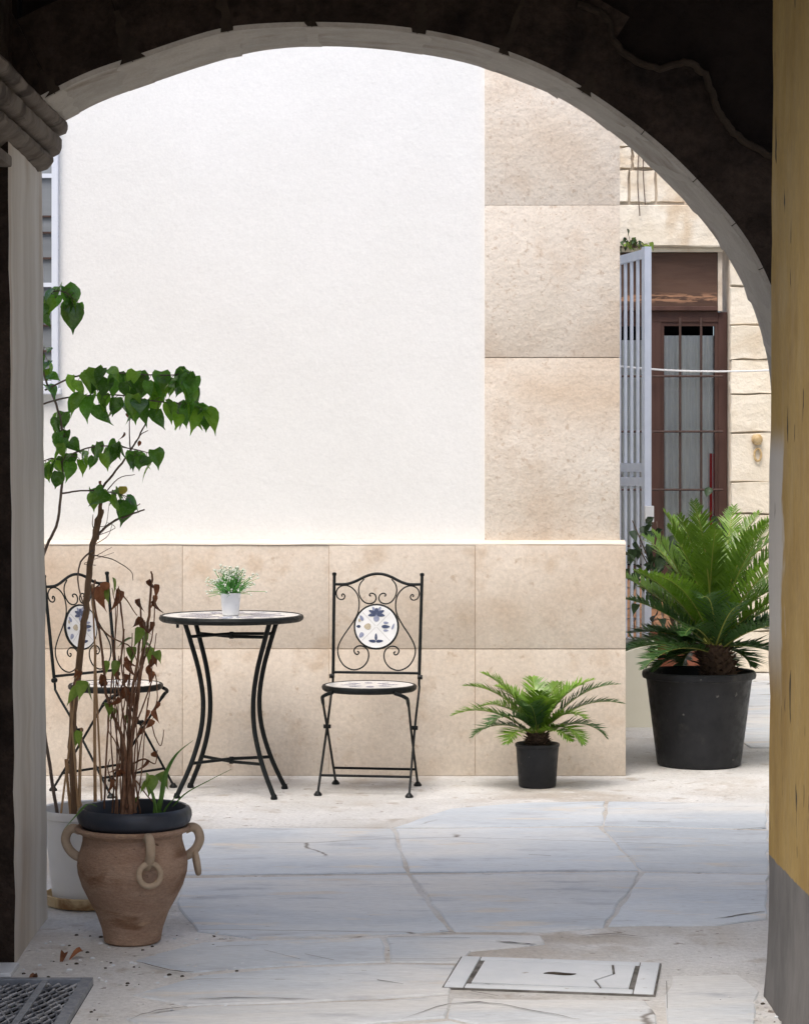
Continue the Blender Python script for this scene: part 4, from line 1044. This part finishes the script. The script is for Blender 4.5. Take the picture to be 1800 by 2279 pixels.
    MB().tube(ring(0.0905, 0.001), 0.0055, 8, closed=True).build('medallion_ring', m['iron'], med, smooth=True)
    def face(pts, mtn, d=0.0068):
        vs = [mc + Vector((1, 0, 0)) * a + ax * b + nn * d for a, b in pts]
        MB().add(vs, [tuple(range(len(vs)))]).build('motif', m[mtn], med)
    for a in (R(45), R(135), R(225), R(315)):
        dx, dz = math.cos(a), math.sin(a)
        face([(dx * .004 - dz * .0010, dz * .004 + dx * .0010), (dx * .004 + dz * .0010, dz * .004 - dx * .0010), (dx * .082 + dz * .0010, dz * .082 - dx * .0010), (dx * .082 - dz * .0010, dz * .082 + dx * .0010)], 'grout', 0.0064)
    def P_(x, z, a, l, w_, mtn):
        face([(x + p, z + q_) for p, q_ in petal(a, l, w_)], mtn, 0.0068 + rnd.uniform(0, .0008))
    P_(0, -0.057, R(90), 0.030, 0.0055, 'blue'); P_(0, -0.062, R(6), 0.031, 0.0062, 'blue'); P_(0, -0.062, R(174), 0.031, 0.0062, 'blue')
    P_(0, 0.020, R(90), 0.036, 0.012, 'blue_soft'); P_(0, 0.050, R(90), 0.028, 0.010, 'blue')
    for a in (25, 155, 60, 120, -10, 190): P_(0.0, 0.052, R(a), 0.036, 0.0075, 'blue_soft' if a in (60, 120) else 'blue')
    P_(0.022, 0.0, R(0), 0.036, 0.007, 'blue'); P_(0.030, 0.016, R(0), 0.022, 0.005, 'blue_soft'); P_(0.030, -0.016, R(0), 0.022, 0.005, 'blue_soft'); P_(0.066, -0.012, R(70), 0.028, 0.004, 'blue_soft')
    P_(-0.022, 0.0, R(180), 0.030, 0.013, 'ochre_soft'); P_(-0.066, 0.0, R(180), 0.018, 0.006, 'blue'); P_(-0.056, 0.024, R(120), 0.026, 0.007, 'blue_soft'); P_(-0.054, -0.026, R(230), 0.026, 0.009, 'blue_soft'); P_(-0.070, 0.018, R(100), 0.016, .005, 'ochre_soft')
    return c
chairR = make_chair()
chairR.location = (-0.140, 9.150, 0.0); chairR.rotation_euler = (0, 0, R(-8.4))
tag(chairR, 'black iron folding chair with round blue and white tile, right of the table facing forward', 'chair', 'bistro chairs')
chairL = copy_tree(chairR)
chairL.location = (-1.194, 9.19, 0.0); chairL.rotation_euler = (0, 0, R(54))
tag(chairL, 'black iron folding chair turned sideways behind the withered plant, left of the table', 'chair', 'bistro chairs')

# ------------------------------------------------------------------ bistro table
table = thing('bistro_table', 'round black iron bistro table with pale tiled top between the two chairs', 'table', (-0.698, 9.07, 0), R(-5), world=False)
MB().lathe([(0.20, 0.695), (0.280, 0.697), (0.289, 0.703), (0.292, 0.712), (0.288, 0.721), (0.279, 0.724), (0.276, 0.720)], (0, 0, 0), 56, cap0=True).build('table_rim', m['iron'], table, smooth=True)
tt = MB().lathe([(0.001, 0.7205), (0.277, 0.7205)], (0, 0, 0), 56).build('tabletop', m['glaze'], table)
for k in range(12):
    a = k * math.pi / 6
    vs = []
    for j in range(10):
        t = 2 * math.pi * j / 10
        x, y = 0.15 + 0.07 * math.cos(t), 0.03 * math.sin(t)
        vs.append((x * math.cos(a) - y * math.sin(a), x * math.sin(a) + y * math.cos(a), 0.7212))
    MB().add(vs, [tuple(range(10))]).build('tile_motif', m['blue_soft'], tt)
corners = {}
for sx in (-1, 1):
    for sy in (-1, 1):
        bx, by = 0.195 * sx, 0.150 * sy
        ps = smooth_path([Vector((bx * .88, by * .72, 0.700)), Vector((bx * .76, by * .66, 0.62)), Vector((bx * .60, by * .58, 0.50)), Vector((bx * .52, by * .54, 0.38)), Vector((bx * .56, by * .62, 0.26)), Vector((bx * .74, by * .80, 0.13)), Vector((bx, by, 0.010))], 6)
        lg = MB().tube(ps, 0.0098, 10).build('leg', m['iron'], table, smooth=True)
        MB().lathe([(0.013, 0.0), (0.0145, 0.006), (0.0115, 0.014), (0.0095, 0.02)], (bx, by, 0), 14, cap0=True).build('foot', m['iron'], lg, smooth=True)
for z, f_, fy in ((0.640, 0.80, .68), (0.135, 0.73, .79)):
    for s_ in (-1, 1):
        ps = [Vector((-0.195 * f_, -0.150 * fy * s_, z)), Vector((0, 0, z + 0.006 * s_)), Vector((0.195 * f_, 0.150 * fy * s_, z))]
        MB().tube(ps, 0.0066, 8).build('cross_bar', m['iron'], table, smooth=True)
    MB().tube([Vector((0, 0, z - 0.014)), Vector((0, 0, z + 0.014))], 0.009, 10).build('pivot', m['iron'], table, smooth=True)
MB().box(-0.215, -0.205, -0.06, -0.05, 0.672, 0.700).build('catch', m['iron'], table)

# ------------------------------------------------------------------ small white pot with white flowers
fx, fyy = -0.700, 9.05
fp = thing('flower_vase', 'small white pot with bright green stalks and tiny white flowers on the table', 'flower pot', (fx, fyy, 0.7205))
fz = 0.7215
MB().lathe([(0.030, 0.0), (0.033, 0.002), (0.041, 0.086), (0.0425, 0.088), (0.0425, 0.091), (0.0395, 0.091), (0.037, 0.075)], (fx, fyy, fz), 28, cap0=True).build('pot', m['ceramic'], fp, smooth=True)
MB().lathe([(0.001, 0.078), (0.0385, 0.077)], (fx, fyy, fz), 20).build('soil', m['bloom_green'], fp)
stalks = MB(); blooms = MB(); leaves_ = MB()
for k in range(240):
    a = rnd.uniform(0, 2 * math.pi); sp_ = abs(rnd.gauss(0, 0.62)); sp_ = min(sp_, 1.32)
    Ln = rnd.uniform(0.05, 0.125) * (1 if sp_ < .6 else 1.08)
    b0 = Vector((fx + rnd.uniform(-.022, .022), fyy + rnd.uniform(-.022, .022), fz + 0.078))
    d = Vector((math.sin(sp_) * math.cos(a), math.sin(sp_) * math.sin(a), math.cos(sp_)))
    p1 = b0 + d * Ln * 0.55; p2 = b0 + d * Ln + Vector((d.x, d.y, 0)) * 0.014 - Vector((0, 0, 0.012 * sp_))
    stalks.tube([b0, p1, p2], [0.0014, 0.0012, 0.0008], 4)
    if k % 2 == 0:
        w_ = Vector((-d.y, d.x, 0)); w_ = w_.normalized() * 0.008 if w_.length > 1e-4 else Vector((0.008, 0, 0))
        q = b0 + d * Ln * 0.8
        leaves_.add([b0, p1 + w_, q, p1 - w_], [(0, 1, 2, 3)])
    if rnd.random() < 0.85:
        for _ in range(3):
            c_ = p2 + Vector((rnd.uniform(-.006, .006), rnd.uniform(-.006, .006), rnd.uniform(-.004, .006))); r_ = rnd.uniform(0.0022, 0.004)
            blooms.lathe([(0.0002, -r_), (r_ * .8, -r_ * .5), (r_, 0), (r_ * .7, r_ * .7), (0.0002, r_)], c_, 6)
tag(stalks.build('stalks', m['bloom_green'], fp), kind='stuff')
tag(leaves_.build('blades', m['bloom_green'], fp), kind='stuff')
tag(blooms.build('blossoms', m['bloom_white'], fp, smooth=True), kind='stuff')

# ------------------------------------------------------------------ cycads
def frond(par, base, az, elev, L, droop, nlf, lw, ll, mt, twist=0.0, fwd=0.75, vee=0.45, side=0.0):
    n_ = 22; ps = []; p = Vector(base)
    hd = Vector((math.cos(az), math.sin(az), 0)); perp = Vector((-hd.y, hd.x, 0))
    dirs = []
    for i in range(n_ + 1):
        t = i / n_
        e = elev - droop * t ** 1.6
        az2 = side * t * t
        d = (hd * math.cos(az2) + perp * math.sin(az2)) * math.cos(e) + Vector((0, 0, math.sin(e)))
        ps.append(p.copy()); dirs.append(d); p = p + d * (L / n_)
    s = MB()
    s.tube(ps, [0.006 * (L / 0.7) * (1 - 0.85 * i / n_) for i in range(n_ + 1)], 5, m=1)
    for i in range(nlf):
        t = 0.13 + 0.87 * i / (nlf - 1)
        x = t * n_; k = min(int(x), n_ - 1); q = ps[k].lerp(ps[k + 1], x - k); d = dirs[k]
        sd_ = d.cross(Vector((0, 0, 1)));
        sd_ = sd_.normalized() if sd_.length > 1e-4 else perp
        upv = sd_.cross(d).normalized()
        prof_ = min(1.0, 0.35 + 2.6 * (t - 0.13)) * (1.0 if t < 0.62 else max(0.22, 1 - ((t - 0.62) / 0.38) ** 1.7 * 0.8))
        for sg in (-1, 1):
            dd = (sd_ * sg * 1.0 + d * (fwd + 0.5 * t) + upv * (vee + rnd.uniform(-.12, .12))).normalized()
            if rnd.random() < 0.035: continue
            dd = (dd + Vector((rnd.gauss(0, .06), rnd.gauss(0, .06), rnd.gauss(0, .06)))).normalized()
            l_ = ll * prof_ * rnd.uniform(0.82, 1.1)
            wv = d * lw * 0.5
            mid = q + dd * l_ * 0.55 - Vector((0, 0, l_ * 0.02)); tip = q + dd * l_ - Vector((0, 0, l_ * 0.09))
            s.add([q - wv * .8, q + wv * .8, mid + wv, mid - wv, tip], [(0, 1, 2, 3), (3, 2, 4)])
    return s.build('frond', [mt, m['rachis']], par)

def cycad_trunk(par, c, r, h_, lean=(0, 0), nm='trunk'):
    s = MB()
    pr = [(0.001, -0.02)] + [(r * (0.85 + 0.25 * math.sin(math.pi * (0.15 + 0.8 * k / 8))), h_ * k / 8) for k in range(9)] + [(0.001, h_ * 1.05)]
    vs0 = len(s.v); s.lathe(pr, (0, 0, 0), 14)
    nsc = 110
    for k in range(nsc):
        z = h_ * (k + .5) / nsc; a = k * 2.39996
        rr = r * (0.85 + 0.25 * math.sin(math.pi * (0.15 + 0.8 * z / h_)))
        d = Vector((math.cos(a), math.sin(a), 0)); t = Vector((-d.y, d.x, 0)); w_ = r * 0.16
        b = d * rr * 0.9 + Vector((0, 0, z)); tip = d * rr * rnd.uniform(1.22, 1.6) + Vector((0, 0, z + r * rnd.uniform(.15, .5)))
        s.add([b - t * w_, b + t * w_, b + Vector((0, 0, w_ * 1.2)), tip], [(0, 1, 3), (1, 2, 3), (2, 0, 3)])
    s.v = [(x + c[0] + lean[0] * z, y + c[1] + lean[1] * z, z + c[2]) for x, y, z in s.v]
    return s.build(nm, m['cycad_trunk'], par)

def round_pot(prof, c, lab, nm='plant_pot'):
    return tag(MB().lathe(prof, c, 48, 0.004, cap0=True).build(nm, m['black_pot'], smooth=True), lab, 'pot')

# small one in front of the wall
sc0 = Vector((0.548, 9.27, 0))
round_pot([(0.070, 0.0), (0.076, 0.004), (0.078, 0.02), (0.088, 0.165), (0.0915, 0.168), (0.0925, 0.178), (0.0895, 0.180), (0.086, 0.176), (0.083, 0.14)], sc0, 'small black plastic pot holding the low sago palm by the wall')
cy1 = thing('sago_palm', 'small sago palm with low arching fronds in front of the stone wall', 'palm', (sc0.x, sc0.y, 0.14))
MB().lathe([(0.001, 0.158), (0.083, 0.152)], sc0, 24, 0.02).build('soil', m['soil'], cy1)
cycad_trunk(cy1, (sc0.x, sc0.y, 0.155), 0.040, 0.065)
cb = sc0 + Vector((0, 0, 0.205))
# (azimuth deg [0 = right, 270 = towards viewer], elevation, length, droop)
for az, el, L, dr in [(178, 52, 0.42, 62), (186, 34, 0.41, 66), (170, 62, 0.40, 48), (200, 22, 0.34, 70), (215, 40, 0.30, 90), (232, 18, 0.27, 70), (2, 50, 0.45, 58), (-8, 38, 0.44, 60), (8, 60, 0.38, 55), (-14, 30, 0.34, 92),
                      (-40, 24, 0.28, 95), (-55, 20, 0.24, 70), (60, 66, 0.30, 50), (100, 72, 0.30, 45), (140, 60, 0.33, 60), (255, 62, 0.27, 80), (285, 66, 0.27, 75), (270, 80, 0.24, 40), (30, 58, 0.34, 60), (150, 40, 0.34, 70), (320, 50, 0.30, 85)]:
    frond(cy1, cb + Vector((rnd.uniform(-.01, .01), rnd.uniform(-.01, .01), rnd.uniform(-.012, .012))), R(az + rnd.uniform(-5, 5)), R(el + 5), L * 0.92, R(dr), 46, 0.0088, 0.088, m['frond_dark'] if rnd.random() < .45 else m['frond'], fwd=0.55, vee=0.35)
# large one beyond the corner
bc = Vector((1.305, 9.96, 0))
round_pot([(0.175, 0.0), (0.184, 0.006), (0.188, 0.03), (0.222, 0.30), (0.232, 0.375), (0.236, 0.385), (0.249, 0.388), (0.252, 0.400), (0.250, 0.414), (0.243, 0.419), (0.232, 0.414), (0.226, 0.39), (0.222, 0.34)], bc, 'large black plastic nursery pot beyond the house corner')
cy2 = thing('sago_palm', 'large bright green sago palm with upright fronds beyond the house corner', 'palm', (bc.x, bc.y, 0.36))
MB().lathe([(0.001, 0.372), (0.225, 0.362)], bc, 30, 0.02).build('soil', m['soil'], cy2)
cycad_trunk(cy2, (bc.x + 0.10, bc.y, 0.365), 0.070, 0.165, (-0.25, 0))
cb = bc + Vector((0.055, 0, 0.52))
specs = []
for k in range(16):
    specs.append((k * 360 / 16 + rnd.uniform(-9, 9), rnd.uniform(62, 82), rnd.uniform(0.62, 0.75), rnd.uniform(22, 48)))
for k in range(16):
    specs.append((k * 360 / 16 + 11 + rnd.uniform(-8, 8), rnd.uniform(38, 58), rnd.uniform(0.56, 0.70), rnd.uniform(24, 60)))
for k in range(13):
    specs.append((k * 360 / 13 + rnd.uniform(-8, 8), rnd.uniform(12, 34), rnd.uniform(0.40, 0.54), rnd.uniform(25, 62)))
for k in range(8):
    specs.append((k * 45 + 20 + rnd.uniform(-8, 8), rnd.uniform(-10, 8), rnd.uniform(0.24, 0.36), rnd.uniform(30, 60)))
for az, el, L, dr in specs:
    if el < 20 and 235 < az % 360 < 315: continue
    if 150 < az % 360 < 215 and L > 0.5: L *= 0.86
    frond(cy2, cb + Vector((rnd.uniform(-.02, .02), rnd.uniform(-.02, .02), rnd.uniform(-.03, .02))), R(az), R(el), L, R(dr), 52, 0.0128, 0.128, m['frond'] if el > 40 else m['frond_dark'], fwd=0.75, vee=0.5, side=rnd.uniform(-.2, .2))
# dark shrub in the clay planter, behind the large palm
shr = thing('leafy_shrub', 'dark leafy shrub in the clay planter behind the large palm', 'shrub', (1.47, 12.0, 0.42))
for k in range(9):
    a = rnd.uniform(0, 6.28); e_ = rnd.uniform(.3, 1.0)
    tip = Vector((1.47 + math.cos(a) * .28 * e_, 12.0 + math.sin(a) * .25 * e_, rnd.uniform(.7, 1.12)))
    MB().tube(smooth_path([(1.47, 12.0, .40), (1.47 + math.cos(a) * .08, 12 + math.sin(a) * .08, .62), tip], 4), [0.008, 0.003], 5).build('stem', m['twig'], shr, smooth=True)
    for q in range(30):
        t = rnd.uniform(.15, 1)
        p = Vector((1.47, 12.0, .5)).lerp(tip, t) + Vector((rnd.gauss(0, .07), rnd.gauss(0, .07), rnd.gauss(0, .06)))
        hang_leaf(rnd.choice(KL), shr, p, rnd.uniform(.06, .10), rnd.uniform(-180, 180), rnd.uniform(0, 110))
# weed growing over the gate, and plant tuft on the low wall
def tuft(nm, lab, c, nl, sp, sz, mt_list):
    t = thing(nm, lab, 'plant', tuple(c))
    for q in range(nl):
        p = Vector(c) + Vector((rnd.gauss(0, sp), rnd.gauss(0, sp * .6), abs(rnd.gauss(0, sp * .6))))
        MB().tube([Vector(c) + Vector((rnd.uniform(-.01, .01), 0, -.01)), p], 0.0015, 4).build('stem', m['twig'], t)
        hang_leaf(rnd.choice(mt_list), t, p, sz * rnd.uniform(.7, 1.2), rnd.uniform(-180, 180), rnd.uniform(10, 100))
tuft('wall_weed', 'small green weed growing from the stone above the gate', (1.47, FY - 0.03, 2.755), 34, 0.055, 0.05, KL + GL)
tuft('trailing_plant', 'green trailing leaves on top of the low cream wall', (1.08, 11.47, 0.385), 30, 0.06, 0.06, KL + GL)

# ------------------------------------------------------------------ stone access cover, drain grate, small things on the ground
mc_ = Vector((0.385, 5.775, 0)); mrot = R(-9)
cov = thing('access_cover', 'pale stone inspection cover with cracked corner set in the paving', 'cover', (0.385, 5.775, 0), mrot, world=False)
def rect_ring(o, i, z0, z1):
    s = MB()
    (ax, ay), (bx, by) = o, i
    return s
for (a, b, c, d) in ((-0.262, -0.212, -0.178, 0.178), (0.212, 0.262, -0.178, 0.178), (-0.210, 0.210, 0.140, 0.178), (-0.210, 0.210, -0.178, -0.140)):
    MB().box(a, b, c, d, -0.03, 0.0085).build('frame_stone', m['cover'], cov, bevel=0.004, smooth=True)
MB().box(-0.266, 0.266, -0.182, 0.182, -0.03, 0.0052).build('joint_bed', m['crack'], cov)
lid = [(-0.198, -0.128), (0.125, -0.132), (0.105, -0.06), (0.148, 0.02), (0.138, 0.130), (-0.195, 0.130)]
lid2 = [(0.131, -0.132), (0.198, -0.131), (0.200, 0.129), (0.145, 0.130), (0.155, 0.02), (0.112, -0.06)]
def lid_piece(pts, hole=None):
    s = MB(); q = len(pts)
    vs = [(x, y, -0.02) for x, y in pts] + [(x, y, 0.0090) for x, y in pts]
    s.add(vs, [(i, (i + 1) % q, q + (i + 1) % q, q + i) for i in range(q)] + [tuple(q + i for i in range(q))])
    return s.build('lid_stone', m['cover'], cov)
lid_piece(lid); lid_piece(lid2)
hp = [(0.012 + 0.045 * math.cos(t) * (1 if math.cos(t) > 0 else 0.9), 0.016 * math.sin(t) + 0.004 * math.cos(3 * t)) for t in [2 * math.pi * k / 16 for k in range(16)]]
MB().add([(x, y, 0.0096) for x, y in hp], [tuple(range(16))]).build('lifting_hole', m['gap'], cov)

gr = thing('drain_grate', 'dark metal drain grate with grey frame at the foot of the left wall', 'grate', (-1.2, 5.43, 0))
gx0, gx1, gy0, gy1 = -1.40, -0.787, 5.15, 5.685
MB().box(gx0, gx1, gy0, gy1, -0.02, 0.003).build('drain_pit', m['pit'], gr)
for (a, b, c, d) in ((gx1 - 0.028, gx1, gy0, gy1), (gx0, gx0 + 0.028, gy0, gy1), (gx0 + 0.028, gx1 - 0.028, gy1 - 0.022, gy1), (gx0 + 0.028, gx1 - 0.028, gy0, gy0 + 0.022)):
    MB().box(a, b, c, d, 0.0, 0.020).build('grate_frame', m['steel'], gr, bevel=0.002)
for x in (-0.905, -1.03, -1.16, -1.28):
    MB().box(x - 0.009, x + 0.009, gy0 + 0.022, gy1 - 0.022, 0.003, 0.019).build('grate_rib', m['steel'], gr, bevel=0.002)
k = 0
y = gy0 + 0.035
while y < gy1 - 0.03:
    pts = []
    n_ = 44
    for i in range(n_ + 1):
        x = gx0 + 0.03 + (gx1 - gx0 - 0.06) * i / n_
        pts.append((x, y + 0.0155 * (1 if (i + k) % 2 else -1) + rnd.uniform(-.003, .003), 0.011 + rnd.uniform(-.002, .002)))
    MB().tube(pts, [rnd.uniform(0.003, 0.0062) for _ in pts], 5).build('grate_strand', m['cast_iron'], gr)
    y += 0.034; k += 1

grv = MB()
for i in range(420):
    if i < 300: x, y = rnd.uniform(-1.0, -0.42), rnd.uniform(4.9, 6.35)
    else: x, y = rnd.uniform(0.80, 0.90) + max(0, rnd.gauss(0, .01)) * -4, rnd.uniform(4.9, 5.6)
    if x < gx1 + 0.02 and y < gy1 + 0.02: continue
    if (Vector((x, y)) - Vector((uc.x, uc.y))).length < 0.085: continue
    r_ = rnd.uniform(0.002, 0.0065) * (1.5 if rnd.random() < .1 else 1)
    grv.lathe([(r_ * .9, -0.001), (r_, r_ * .25), (r_ * .6, r_ * .55), (0.0004, r_ * .65)], (x, y, 0.0005), 6, 0.35, m=rnd.choice((0, 0, 1, 2)))
tag(grv.build('gravel', [m['cement'], m['cover'], m['gap']], smooth=True), 'loose grit and tiny pebbles scattered on the rough cement', kind='stuff')
for i, (x, y) in enumerate(((-0.905, 5.98), (-0.86, 6.0), (-0.93, 5.70))):
    o = link('fallen_leaf', DL[i % 3]); o.location = (x, y, 0.018); o.rotation_euler = (R(rnd.uniform(-15, 25)), R(rnd.uniform(-20, 20)), rnd.uniform(0, 6)); o.scale = (0.042,) * 3
    tag(o, ('dark curled dead leaf nearest the left pier', 'dark curled dead leaf nearest the clay urn', 'small dead leaf just above the drain grate')[i], 'leaf', 'fallen leaves')
jb = tag(MB().box(1.060, 1.085, YB - 0.075, YB - 0.02, 0.36, 0.44).build('junction_box', m['blue_box'], bevel=0.004), 'small dark blue box fixed low on the right jamb of the arch', 'box')
for o in bpy.data.objects:
    if '_world' in o: del o['_world']
